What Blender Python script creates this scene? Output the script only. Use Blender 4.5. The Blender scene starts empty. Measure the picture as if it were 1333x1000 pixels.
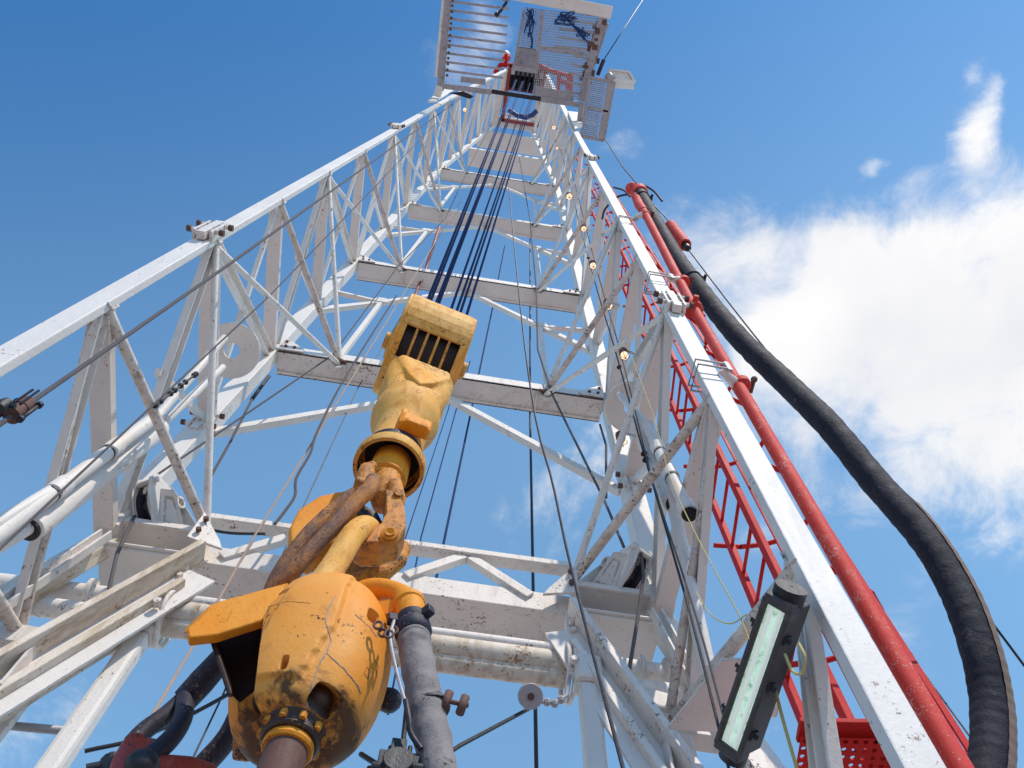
import bpy, bmesh, math, random
from mathutils import Vector, Matrix, noise
random.seed(7)
V = Vector
SC = bpy.context.scene
COL = SC.collection
# ------------------------------------------------------------------ camera frame
ROT = Matrix(((0.9883412373760655, -0.1480111583388093, -0.03569727593461003),
              (-0.15097539783963163, -0.9223840350450102, -0.35554763554445173),
              (0.019698419964878363, 0.3567918004961566, -0.93397622204722)))
FPX = 1100.95
# mast frame (metres, camera eye at the origin, rig floor 1.6 m below)
XL, XR, XC = -1.727, 1.073, -0.327
FLOOR = -1.6
def yF(z): return 1.318 - 0.0108*z
def yB(z): return 2.429 + 0.0127*z
HF = [3.605, 4.983, 6.406, 7.997, 9.828, 12.1, 14.457, 17.2, 20.233]
def ray(x, y): return ROT @ V(((x-666.5)/FPX, -(y-500)/FPX, -1.0))
def onx(x, y, X): d = ray(x, y); return d*(X/d.x)
def ony(x, y, Y): d = ray(x, y); return d*(Y/d.y)
def onz(x, y, Z): d = ray(x, y); return d*(Z/d.z)
def onback(x, y, off=0.0):
    d = ray(x, y); return d*((2.429+off)/(d.y-0.0127*d.z))
def onfront(x, y):
    d = ray(x, y); return d*(1.318/(d.y+0.0108*d.z))

# ------------------------------------------------------------------ materials
def nn(nt, t, **kw):
    n = nt.nodes.new(t)
    for k, v in kw.items():
        if k in n.inputs: n.inputs[k].default_value = v
        else: setattr(n, k, v)
    return n
def ramp(nt, fac, stops):
    r = nn(nt, 'ShaderNodeValToRGB'); nt.links.new(fac, r.inputs[0])
    el = r.color_ramp.elements
    while len(el) > 1: el.remove(el[-1])
    el[0].position, el[0].color = stops[0][0], stops[0][1]
    for p, c in stops[1:]:
        e = el.new(p); e.color = c
    return r.outputs[0]
def g(v): return (v, v, v, 1)
def mix(nt, fac, a, b, mode='MIX'):
    m = nn(nt, 'ShaderNodeMix', data_type='RGBA', blend_type=mode)
    for sock, val in ((m.inputs[0], fac), (m.inputs[6], a), (m.inputs[7], b)):
        if hasattr(val, 'links'): nt.links.new(val, sock)
        elif isinstance(val, (int, float)): sock.default_value = val
        else: sock.default_value = (*val[:3], 1)
    return m.outputs[2]
def noisen(nt, vec, scale, detail=6, rough=.6, dist=0):
    n = nn(nt, 'ShaderNodeTexNoise', Scale=scale, Detail=detail, Roughness=rough, Distortion=dist)
    nt.links.new(vec, n.inputs['Vector']); return n.outputs['Fac']
def paint(name, base, rust=(.16, .07, .03), grime=(.10, .075, .055), wear=.5, spots=.5, rough=.5, metal=0.0,
          streak=(1, 1, .18), bump=.25, scale=1.0, tint=None, specular=.4, grease=None, edge=None, drip=.5):
    """weathered paint: broad tone drift, grime patches, streaks, fine chips, bump"""
    m = bpy.data.materials.new(name); m.use_nodes = True; nt = m.node_tree
    b = nt.nodes['Principled BSDF']
    tc = nn(nt, 'ShaderNodeTexCoord').outputs['Object']
    oi = nn(nt, 'ShaderNodeObjectInfo')
    off = nn(nt, 'ShaderNodeVectorMath', operation='SCALE'); off.inputs[3].default_value = 9.0
    cmb = nn(nt, 'ShaderNodeCombineXYZ'); nt.links.new(oi.outputs['Random'], cmb.inputs[0]); nt.links.new(oi.outputs['Random'], cmb.inputs[2])
    nt.links.new(cmb.outputs[0], off.inputs[0])
    add = nn(nt, 'ShaderNodeVectorMath', operation='ADD'); nt.links.new(tc, add.inputs[0]); nt.links.new(off.outputs[0], add.inputs[1])
    v = add.outputs[0]
    mp = nn(nt, 'ShaderNodeMapping'); mp.inputs['Scale'].default_value = streak; nt.links.new(v, mp.inputs[0])
    broad = noisen(nt, v, 2.1*scale, 4)
    t2 = tint or tuple(c*.86 for c in base)
    c = mix(nt, ramp(nt, broad, [(.3, g(0)), (.7, g(1))]), base, t2)
    n2 = noisen(nt, mp.outputs[0], 11*scale, 8, .68, .4)
    gf = ramp(nt, n2, [(.70-.24*wear, g(0)), (.86-.12*wear, g(1))])
    gf2 = nn(nt, 'ShaderNodeMath', operation='MULTIPLY'); nt.links.new(gf, gf2.inputs[0]); gf2.inputs[1].default_value = min(1, .35+.65*wear)
    c = mix(nt, gf2.outputs[0], c, grime)
    n3 = noisen(nt, v, 46*scale, 5, .7, .2)
    n3b = noisen(nt, v, 4.5*scale, 3)
    sp = nn(nt, 'ShaderNodeMath', operation='MULTIPLY_ADD'); nt.links.new(n3b, sp.inputs[0]); sp.inputs[1].default_value = .55; nt.links.new(n3, sp.inputs[2])
    sf = ramp(nt, sp.outputs[0], [(.99-.13*spots, g(0)), (1.04-.13*spots, g(1))])
    c = mix(nt, sf, c, rust)
    if drip:        # thin runs of rust and oil
        mq = nn(nt, 'ShaderNodeMapping'); mq.inputs['Scale'].default_value = (1, 1, .06); nt.links.new(v, mq.inputs[0])
        n6 = noisen(nt, mq.outputs[0], 30*scale, 4, .6, .6)
        n7 = noisen(nt, v, 3.3*scale, 4, .6)
        dm = nn(nt, 'ShaderNodeMath', operation='MULTIPLY'); nt.links.new(ramp(nt, n6, [(.60, g(0)), (.70, g(1))]), dm.inputs[0]); nt.links.new(ramp(nt, n7, [(.50, g(0)), (.66, g(drip))]), dm.inputs[1])
        c = mix(nt, dm.outputs[0], c, tuple((a_+b_)/2 for a_, b_ in zip(grime, rust)))
    if edge:        # paint rubbed and rusted along the real edges of the steel
        bv = nn(nt, 'ShaderNodeBevel', samples=4); bv.inputs['Radius'].default_value = edge[0]
        ge = nn(nt, 'ShaderNodeNewGeometry')
        dt = nn(nt, 'ShaderNodeVectorMath', operation='DOT_PRODUCT'); nt.links.new(bv.outputs[0], dt.inputs[0]); nt.links.new(ge.outputs['Normal'], dt.inputs[1])
        inv = nn(nt, 'ShaderNodeMath', operation='SUBTRACT'); inv.inputs[0].default_value = 1; nt.links.new(dt.outputs['Value'], inv.inputs[1])
        n5 = noisen(nt, v, 14, 5, .7)
        em = nn(nt, 'ShaderNodeMath', operation='MULTIPLY'); nt.links.new(inv.outputs[0], em.inputs[0]); nt.links.new(ramp(nt, n5, [(.42, g(0)), (.62, g(1))]), em.inputs[1])
        ef = nn(nt, 'ShaderNodeMapRange'); nt.links.new(em.outputs[0], ef.inputs[0]); ef.inputs[1].default_value = .03; ef.inputs[2].default_value = .16; ef.inputs[4].default_value = edge[1]
        c = mix(nt, ef.outputs[0], c, edge[2])
    if grease:      # oil creeping up from a seal at the foot of the part, ragged along its upper edge
        sp_ = nn(nt, 'ShaderNodeSeparateXYZ'); nt.links.new(tc, sp_.inputs[0])
        n4 = noisen(nt, tc, 9, 6, .7, .5)
        ma = nn(nt, 'ShaderNodeMath', operation='MULTIPLY_ADD'); nt.links.new(n4, ma.inputs[0]); ma.inputs[1].default_value = -.42; nt.links.new(sp_.outputs[2], ma.inputs[2])
        gz_ = nn(nt, 'ShaderNodeMapRange'); nt.links.new(ma.outputs[0], gz_.inputs[0]); gz_.inputs[1].default_value = grease[0]-.21+.03; gz_.inputs[2].default_value = grease[1]-.21-.06; gz_.inputs[3].default_value = .92; gz_.inputs[4].default_value = 0
        c = mix(nt, gz_.outputs[0], c, (.055, .026, .016))
    nt.links.new(c, b.inputs['Base Color'])
    rr = nn(nt, 'ShaderNodeMapRange'); nt.links.new(n2, rr.inputs[0]); rr.inputs[3].default_value = rough-.12; rr.inputs[4].default_value = min(1, rough+.3)
    nt.links.new(rr.outputs[0], b.inputs['Roughness'])
    b.inputs['Metallic'].default_value = metal
    b.inputs['Specular IOR Level'].default_value = specular
    bp = nn(nt, 'ShaderNodeBump', Strength=bump, Distance=.01)
    ad = nn(nt, 'ShaderNodeMath', operation='ADD'); nt.links.new(n2, ad.inputs[0]); nt.links.new(n3, ad.inputs[1])
    nt.links.new(ad.outputs[0], bp.inputs['Height']); nt.links.new(bp.outputs[0], b.inputs['Normal'])
    return m
M = {}
M['white'] = paint('white_paint', (.75, .695, .645), rust=(.22, .12, .08), grime=(.50, .43, .38), wear=.44, spots=.34, tint=(.66, .60, .55), edge=(.010, .6, (.28, .18, .13)), scale=1.0)
M['dirty'] = paint('stained_white_paint', (.78, .715, .655), rust=(.16, .09, .06), grime=(.36, .25, .18), wear=.66, spots=.66, tint=(.66, .60, .55), edge=(.012, .8, (.24, .14, .09)), scale=1.3)
M['streaked'] = paint('mud_streaked_white_paint', (.74, .67, .60), rust=(.28, .15, .07), grime=(.36, .22, .11), wear=1.0, spots=.6, tint=(.60, .50, .38), streak=(1, 1, .10), scale=1.4, edge=(.014, .9, (.34, .20, .10)))
M['yellow'] = paint('yellow_paint', (.76, .235, .006), rust=(.08, .03, .015), grime=(.30, .085, .015), wear=.66, spots=.5, rough=.5, tint=(.74, .30, .03), streak=(1, 1, .5), bump=.25, scale=1.6, specular=.22, edge=(.014, .85, (.09, .04, .025)))
M['body'] = paint('swivel_yellow_paint', (.76, .235, .006), rust=(.08, .03, .015), grime=(.36, .12, .03), wear=.62, spots=.6, rough=.5, tint=(.74, .36, .09), streak=(1, 1, .5), bump=.18, scale=1.3, specular=.22, grease=(-.04, .11), edge=(.014, .8, (.13, .06, .04)), drip=.9)
M['pale'] = paint('sun_bleached_yellow_paint', (.76, .33, .035), rust=(.12, .05, .02), grime=(.45, .15, .025), wear=.85, spots=.75, rough=.55, tint=(.76, .44, .14), streak=(1, 1, .35), bump=.3, scale=1.8, specular=.2, edge=(.016, .9, (.18, .085, .04)))
M['greasy'] = paint('greasy_worn_yellow_paint', (.58, .19, .01), rust=(.035, .018, .016), grime=(.075, .035, .025), wear=.9, spots=.95, rough=.42, tint=(.36, .14, .03), streak=(1, 1, .5), bump=.5, scale=2.0, specular=.3)
M['greaseshade'] = paint('black_grease_and_recess_shade', (.05, .025, .018), rust=(.20, .09, .03), grime=(.02, .012, .012), wear=.5, spots=.5, rough=.4, scale=2)  # grease on the flange; painted recess shade in the pockets and wing
M['hook'] = paint('oily_hook_paint', (.66, .22, .012), rust=(.05, .022, .018), grime=(.12, .05, .03), wear=1.0, spots=1.0, rough=.42, tint=(.60, .24, .03), streak=(1, 1, .5), bump=.45, scale=2.2, specular=.3, edge=(.014, .85, (.10, .045, .03)))
M['greasebar'] = paint('grease_caked_steel', (.56, .20, .025), rust=(.03, .018, .022), grime=(.07, .04, .04), wear=1.0, spots=.9, rough=.42, tint=(.13, .065, .05), streak=(1, 1, .35), bump=.6, scale=3.0, specular=.3, drip=.9)
M['red'] = paint('red_paint', (.58, .045, .036), rust=(.66, .34, .30), grime=(.62, .10, .07), wear=.5, spots=.8, rough=.55, tint=(.62, .05, .035), streak=(1, 1, .6), scale=3.0, specular=.2)
M['redlad'] = paint('red_ladder_paint', (.55, .014, .012), rust=(.2, .03, .02), grime=(.34, .03, .025), wear=.5, spots=.5, rough=.55, specular=.2)
M['redold'] = paint('chipped_red_paint', (.34, .05, .035), rust=(.05, .03, .03), grime=(.42, .22, .18), wear=.6, spots=.9, rough=.5, scale=2.5)
M['rubber'] = paint('black_rubber', (.012, .012, .020), rust=(.085, .07, .07), grime=(.062, .054, .062), wear=.62, spots=.6, rough=.62, tint=(.022, .021, .032), streak=(1.3, 1.3, .8), bump=.4, scale=1.5, specular=.25)
M['strip'] = paint('brown_hose_strip', (.24, .16, .12), rust=(.06, .05, .05), grime=(.15, .10, .08), wear=.5, spots=.6, rough=.7, scale=3)
M['greyhose'] = paint('dried_mud_on_rubber', (.27, .235, .225), rust=(.045, .038, .04), grime=(.085, .07, .07), wear=.8, spots=.8, rough=.65, tint=(.19, .16, .16), streak=(1, 1, .7), bump=.35, scale=1.3, specular=.25)
M['rustpipe'] = paint('rust_stained_white_pipe', (.70, .64, .58), rust=(.14, .07, .045), grime=(.27, .16, .11), wear=.85, spots=.9, rough=.6, tint=(.55, .46, .40), streak=(1, 1, .3), scale=1.6)
M['rope'] = paint('steel_wire_rope', (.13, .115, .12), rust=(.10, .06, .05), grime=(.05, .045, .05), wear=.5, spots=.6, rough=.75, scale=5, specular=.12)
M['drill'] = paint('greased_drilling_rope', (.03, .055, .15), rust=(.02, .02, .03), grime=(.015, .02, .04), wear=.4, spots=.4, rough=.8, scale=5, specular=.08)
M['lamphousing'] = paint('grimy_lamp_housing', (.07, .06, .065), rust=(.03, .025, .03), grime=(.17, .14, .13), wear=.7, spots=.7, rough=.55, scale=2.5)
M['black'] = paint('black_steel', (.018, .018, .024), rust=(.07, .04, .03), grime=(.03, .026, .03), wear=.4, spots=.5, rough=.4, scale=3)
M['bluesteel'] = paint('dark_greased_steel', (.026, .024, .040), rust=(.20, .13, .11), grime=(.12, .075, .075), wear=.62, spots=.7, rough=.45, scale=2.4, specular=.3)
M['rusty'] = paint('rusty_steel', (.13, .06, .045), rust=(.05, .03, .03), grime=(.26, .16, .13), wear=.6, spots=.7, rough=.65, scale=3)
M['galv'] = paint('galvanised_steel', (.42, .40, .41), rust=(.14, .09, .07), grime=(.25, .21, .2), wear=.5, spots=.6, rough=.5, metal=.3, scale=2)
M['grate'] = paint('pale_platform_steel', (.38, .355, .375), rust=(.14, .09, .07), grime=(.13, .11, .12), wear=.8, spots=.8, rough=.6, scale=1.2)
M['ropelight'] = paint('manila_rope', (.42, .30, .23), rust=(.2, .14, .1), grime=(.28, .2, .15), wear=.5, spots=.5, rough=.8, scale=5)
M['ywire'] = paint('yellow_cable', (.55, .42, .14), wear=.3, spots=.3)
M['navy'] = paint('navy_fabric', (.03, .04, .16), wear=.2, spots=.2)
M['deck'] = paint('rig_floor_deck', (.24, .20, .205), rust=(.1, .06, .05), grime=(.17, .14, .14), wear=.6, spots=.6, rough=.8, scale=.5)
M['soil'] = paint('pale_gravel', (.48, .42, .40), rust=(.2, .15, .12), grime=(.32, .27, .25), wear=.6, spots=.6, rough=.9, scale=.3)
def emis(name, col, s, base=(.8, .8, .8)):
    m = bpy.data.materials.new(name); m.use_nodes = True; b = m.node_tree.nodes['Principled BSDF']
    b.inputs['Base Color'].default_value = (*base, 1); b.inputs['Emission Color'].default_value = (*col, 1); b.inputs['Emission Strength'].default_value = s
    b.inputs['Roughness'].default_value = .25
    return m
M['bulb'] = emis('warm_glowing_bulb', (1, .60, .22), 1.05)
M['tube'] = emis('lit_fluorescent_tube', (.84, 1, .86), .26)
M['lens'] = emis('frosted_lens', (.66, .95, .72), .36, base=(.55, .72, .60))
def dirty_lens():
    m = M['lens']; nt = m.node_tree; b = nt.nodes['Principled BSDF']; tc = nn(nt, 'ShaderNodeTexCoord').outputs['Object']
    f = noisen(nt, tc, 28, 6, .7, .6); c = ramp(nt, f, [(.30, (.22, .34, .25, 1)), (.48, (.58, .86, .64, 1)), (.7, (.78, 1, .84, 1))])
    nt.links.new(c, b.inputs['Emission Color']); nt.links.new(c, b.inputs['Base Color'])
dirty_lens()
def mesh_mat():
    """expanded-metal floor panel: real holes come from the mesh of bars; this is its steel"""
    return M['grate']

# ------------------------------------------------------------------ mesh builder
def frame(d, up=None):
    d = d.normalized()
    up = V(up) if up is not None else V((0, 0, 1))
    if abs(d.dot(up.normalized())) > .985: up = V((0, 1, 0)) if abs(d.y) < .9 else V((1, 0, 0))
    a = up.cross(d).normalized(); b = d.cross(a).normalized()
    return a, b, d
class MB:
    def __init__(s): s.v = []; s.f = []; s.sm = []
    def add(s, vs, fs, smooth=False):
        o = len(s.v); s.v += [V(p) for p in vs]
        s.f += [tuple(i+o for i in f) for f in fs]; s.sm += [smooth]*len(fs); return s
    def box(s, c, sz, ax=None):
        c = V(c); a, b, d = ax if ax else (V((1, 0, 0)), V((0, 1, 0)), V((0, 0, 1)))
        vs = [c+a*(sx*sz[0]/2)+b*(sy*sz[1]/2)+d*(z_*sz[2]/2) for sx in (-1, 1) for sy in (-1, 1) for z_ in (-1, 1)]
        return s.add(vs, [(0, 1, 3, 2), (4, 6, 7, 5), (0, 4, 5, 1), (2, 3, 7, 6), (0, 2, 6, 4), (1, 5, 7, 3)])
    def extr(s, prof, p, q, up=None, smooth=False):
        """extrude a 2D profile (list of (a,b)) from p to q"""
        p, q = V(p), V(q); a, b, d = frame(q-p, up); n = len(prof)
        vs = [p+a*x+b*y for x, y in prof]+[q+a*x+b*y for x, y in prof]
        fs = [(i, (i+1) % n, n+(i+1) % n, n+i) for i in range(n)]
        return s.add(vs, fs+[tuple(range(n))[::-1], tuple(range(n, 2*n))], smooth)
    def bar(s, p, q, w, h, up=None):
        return s.extr([(-w/2, -h/2), (w/2, -h/2), (w/2, h/2), (-w/2, h/2)], p, q, up)
    def ibeam(s, p, q, w, h, up=None, t=.012):
        a, b, d = frame(V(q)-V(p), up)
        x, y = w/2, h/2
        return s.extr([(-x, -y), (x, -y), (x, -y+t), (t/2, -y+t), (t/2, y-t), (x, y-t), (x, y), (-x, y), (-x, y-t), (-t/2, y-t), (-t/2, -y+t), (-x, -y+t)], p, q, up)
    def chan(s, p, q, w, h, up=None, t=.012):
        """channel: web of width w, lips of height h opening towards +up"""
        x = w/2
        return s.extr([(-x, 0), (x, 0), (x, h), (x-t, h), (x-t, t), (-x+t, t), (-x+t, h), (-x, h)], p, q, up)
    def tube(s, pts, r, n=14, cap=True, closed=False):
        pts = [V(p) for p in pts]; m = len(pts)
        rs = r if isinstance(r, (list, tuple)) else [r]*m
        prev = None; o = []
        for i, p in enumerate(pts):
            t = (pts[(i+1) % m]-pts[i-1]) if closed else (pts[min(i+1, m-1)]-pts[max(i-1, 0)])
            t.normalize()
            if prev is None: a, b, _ = frame(t)
            else:
                a = (prev-t*prev.dot(t)).normalized(); b = t.cross(a)
            prev = a
            o += [p+(a*math.cos(2*math.pi*k/n)+b*math.sin(2*math.pi*k/n))*rs[i] for k in range(n)]
        fs = []
        for i in range(m if closed else m-1):
            j = (i+1) % m
            fs += [(i*n+k, i*n+(k+1) % n, j*n+(k+1) % n, j*n+k) for k in range(n)]
        s.add(o, fs, True)
        if cap and not closed:
            s.add(o[:n], [tuple(range(n))[::-1]]); s.add(o[-n:], [tuple(range(n))])
        return s
    def lathe(s, c, ax, prof, n=40, smooth=True):
        """prof: (radius, distance along axis)"""
        c = V(c); a, b, d = frame(V(ax)); o = []
        for r, t in prof: o += [c+d*t+(a*math.cos(2*math.pi*k/n)+b*math.sin(2*math.pi*k/n))*max(r, 1e-4) for k in range(n)]
        fs = [(i*n+k, i*n+(k+1) % n, (i+1)*n+(k+1) % n, (i+1)*n+k) for i in range(len(prof)-1) for k in range(n)]
        s.add(o, fs, smooth)
        s.add(o[:n], [tuple(range(n))[::-1]]); s.add(o[-n:], [tuple(range(n))]); return s
    def cyl(s, c, ax, r, L, n=24): 
        return s.lathe(V(c)-V(ax).normalized()*L/2, ax, [(r, 0), (r, L)], n)
    def plate(s, pts, th):
        """closed outline of 3D points extruded by vector th"""
        pts = [V(p) for p in pts]; th = V(th); n = len(pts)
        vs = [p-th/2 for p in pts]+[p+th/2 for p in pts]
        return s.add(vs, [tuple(range(n))[::-1], tuple(range(n, 2*n))]+[(i, (i+1) % n, n+(i+1) % n, n+i) for i in range(n)])
    def ball(s, c, r, n=12, sc=(1, 1, 1)):
        c = V(c); o = []; m = n//2
        for i in range(m+1):
            t = math.pi*i/m
            o += [c+V((r*sc[0]*math.sin(t)*math.cos(2*math.pi*k/n), r*sc[1]*math.sin(t)*math.sin(2*math.pi*k/n), r*sc[2]*math.cos(t))) for k in range(n)]
        return s.add(o, [(i*n+k, (i+1)*n+k, (i+1)*n+(k+1) % n, i*n+(k+1) % n) for i in range(m) for k in range(n)], True)
    def bolt(s, p, ax, r=.012, h=.012):
        return s.lathe(p, ax, [(r, 0), (r, h)], 6, False)
def part(name, mb, mat, parent=None, bevel=0, remesh=0, seg=2, smooth_it=4, label=None):
    me = bpy.data.meshes.new(name)
    o = bpy.data.objects.new(name, me); COL.objects.link(o)
    org = V((0, 0, 0))
    if parent is not None:
        o.parent = parent; root = parent
        while root: org += V(root.location); root = root.parent
    else:
        n = len(mb.v); org = sum(mb.v, V((0, 0, 0)))/n; o.location = org
    if parent is not None and parent.parent is not None: pass
    me.from_pydata([p-org for p in mb.v], [], mb.f); me.update()
    for p, sm in zip(me.polygons, mb.sm): p.use_smooth = sm
    bm = bmesh.new(); bm.from_mesh(me); bmesh.ops.remove_doubles(bm, verts=bm.verts, dist=1e-6)
    bmesh.ops.recalc_face_normals(bm, faces=bm.faces)
    for e in bm.edges:
        if len(e.link_faces) == 2 and e.calc_face_angle(0) > .6: e.smooth = False
    bm.to_mesh(me); bm.free()
    me.materials.append(M[mat] if isinstance(mat, str) else mat)
    if remesh:
        md = o.modifiers.new('fuse', 'REMESH'); md.mode = 'VOXEL'; md.voxel_size = remesh; md.use_smooth_shade = True
        ms = o.modifiers.new('soften', 'SMOOTH'); ms.iterations = smooth_it; ms.factor = .5
    if bevel:
        md = o.modifiers.new('bevel', 'BEVEL'); md.width = bevel; md.segments = seg; md.limit_method = 'ANGLE'; md.angle_limit = math.radians(40)
        md.harden_normals = False
    if label: o['label'] = label
    return o
def parts(name, mb, mat, parent=None, bevel=0, **kw):
    """one part per separate piece of the builder"""
    par = list(range(len(mb.v)))
    def find(i):
        while par[i] != i: par[i] = par[par[i]]; i = par[i]
        return i
    seen = {}
    for i, p in enumerate(mb.v):
        k = (round(p.x, 5), round(p.y, 5), round(p.z, 5))
        if k in seen: par[find(i)] = find(seen[k])
        else: seen[k] = i
    for f in mb.f:
        for j in f[1:]: par[find(j)] = find(f[0])
    gr = {}
    for f, sm in zip(mb.f, mb.sm): gr.setdefault(find(f[0]), []).append((f, sm))
    out = []
    for fs in gr.values():
        q = MB(); mp = {}
        for f, sm in fs:
            for j in f:
                if j not in mp: mp[j] = len(q.v); q.v.append(mb.v[j])
            q.f.append(tuple(mp[j] for j in f)); q.sm.append(sm)
        out.append(part(name, q, mat, parent, bevel, **kw))
    return out
def thing(name, label, cat, loc, group=None):
    o = bpy.data.objects.new(name, None); COL.objects.link(o); o.location = V(loc); o.empty_display_size = .2
    o['label'] = label; o['category'] = cat
    if group: o['group'] = group
    return o
def tag(o, label, cat, group=None):
    o['label'] = label; o['category'] = cat
    if group: o['group'] = group
    return o
def structure(o): o['kind'] = 'structure'; return o
def smoothpath(pts, k=8):
    """Catmull-Rom through points"""
    pts = [V(p) for p in pts]; P = [pts[0]*2-pts[1]]+pts+[pts[-1]*2-pts[-2]]; out = []
    for i in range(1, len(P)-2):
        for j in range(k):
            t = j/k; a, b, c, d = P[i-1], P[i], P[i+1], P[i+2]
            out.append(.5*((2*b)+(c-a)*t+(2*a-5*b+4*c-d)*t*t+(3*b-a-3*c+d)*t**3))
    out.append(pts[-1]); return out
def lerp(a, b, t): return V(a)*(1-t)+V(b)*t

# ------------------------------------------------------------------ setting
gm = MB().box((0, 0, -6.5), (400, 400, .2)); structure(part('ground', gm, 'soil'))
dm = MB().box((0, 1.5, FLOOR-.15), (9, 10, .3)); structure(part('rig_floor', dm, 'deck'))

# ------------------------------------------------------------------ mast
mast = thing('drilling_mast', 'tall white open-front lattice mast of the drilling rig, seen from its foot', 'mast', (XC, 1.9, FLOOR))
LW = .125
LEG_TOP = 20.6
CROWNZ = 31.0
def F(side, z): return V((XL if side < 0 else XR, yF(z), z))
def B(side, z): return V((XL if side < 0 else XR, yB(z), z))
crownF = {-1: onz(660, 91, CROWNZ), 1: onz(712, 98, CROWNZ)}
crownB = {-1: V((-.95, 2.3, CROWNZ)), 1: V((.45, 2.3, CROWNZ))}
for sd in (-1, 1):
    m = MB().bar(V((F(sd, 0).x, yF(FLOOR), FLOOR)), F(sd, LEG_TOP), .105, .045, (0, 1, 0))
    part('front_leg', m, 'white', mast, .006)
    m = MB().bar(F(sd, LEG_TOP-.1), crownF[sd], .12, .06, (0, 1, 0))
    part('upper_front_leg', m, 'white', mast, .006)
    m = MB().bar(B(sd, 3.6), B(sd, LEG_TOP), LW, LW, (0, 1, 0))
    part('rear_leg', m, 'white', mast, .006)
    m = MB().bar(B(sd, LEG_TOP-.1), crownB[sd], LW*.95, LW*.95, (0, 1, 0))
    part('upper_rear_leg', m, 'white', mast, .006)
def UF(sd, z): return lerp(F(sd, LEG_TOP), crownF[sd], (z-LEG_TOP)/(CROWNZ-LEG_TOP))
def UB(sd, z): return lerp(B(sd, LEG_TOP), crownB[sd], (z-LEG_TOP)/(CROWNZ-LEG_TOP))
def FN(sd, z): return F(sd, z) if z <= LEG_TOP else UF(sd, z)
def BN(sd, z): return B(sd, z) if z <= LEG_TOP else UB(sd, z)
# splices with lugs and pins
for sd in (-1, 1):
    for z, fr in ((HF[1], F), (HF[5]+.35, F), (HF[1]-.05, B)):
        c = fr(sd, z); m = MB()
        m.bar(c+V((0, -LW/2+.01, -.17)), c+V((0, -LW/2+.01, .17)), .05, .05, (0, 1, 0))
        for dx in (-.062, .062):
            m.bar(c+V((dx*.8, -LW/2+.02, -.14)), c+V((dx*.8, -LW/2+.02, .14)), .016, .07, (0, 1, 0))
        for dz in (-.08, .08):
            m.cyl(c+V((0, -LW/2-.0, dz)), (1, 0, 0), .013, .17, 12)
        p = part('splice_lug', m, 'dirty', mast, .003)
        m2 = MB()
        for dz in (-.08, .08):
            for dx in (-.14, .14): m2.cyl(c+V((dx*.68, -LW/2-.0, dz)), (1, 0, 0), .02, .026, 6)
        parts('splice_pin', m2, 'rusty', p)
# leg seam collars
for z in (HF[3], HF[0]+.35):
    pass
# rear girts at even levels
girts = [(2, .21, .13), (4, .23, .14), (6, .25, .15), (8, .27, .16)]
for i, d, h in girts:
    z = HF[i]; l, r = B(-1, z), B(1, z)
    m = MB(); y0 = -.06
    # front plate, bottom flange with a drooping lip and a rear plate: reads as a deep channel from below
    cz = h/2
    m.box(((l.x+r.x)/2, l.y+y0+.008, z+cz), (2.8-LW, .016, h))
    m.box(((l.x+r.x)/2, l.y+y0+d/2, z+.006), (2.8-LW-.01, d, .012))
    m.box(((l.x+r.x)/2, l.y+y0+d-.006, z+cz*.6), (2.8-LW-.02, .012, h*.6))
    m.box(((l.x+r.x)/2, l.y+y0+d-.03, z-.008), (2.8-LW-.03, .014, .016))
    gir = part('rear_girt', m, 'dirty' if i == 2 else 'white', mast, .003)
    if i < 7:
        mm = MB()
        for kx in (.22, .78): mm.box((l.x+2.8*kx, l.y+y0+d*.5, z-.012), (.02, d*.7, .024))
        for kx in (.5,):
            mm.box((l.x+2.8*kx, l.y+y0+d*.75, z-.03), (.09, .012, .06)); mm.bolt(V((l.x+2.8*kx, l.y+y0+d*.74, z-.035)), (0, -1, 0), .02, .03)
        parts('gusset', mm, 'dirty', gir)
# girts above the working platform
for (a, b, y, h, d) in (((612, 192), (706, 209), 2.55, .3, .5), ((624, 168), (712, 184), 2.35, .3, .55), ((645, 150), (697, 160), 1.95, .25, .35)):
    p = ony(*a, y); q = ony(*b, y); z = (p.z+q.z)/2
    m = MB().box(((p.x+q.x)/2, y+d/2, z+h/2), (q.x-p.x, d, h)); part('rear_girt', m, 'white', mast, .01)
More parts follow.
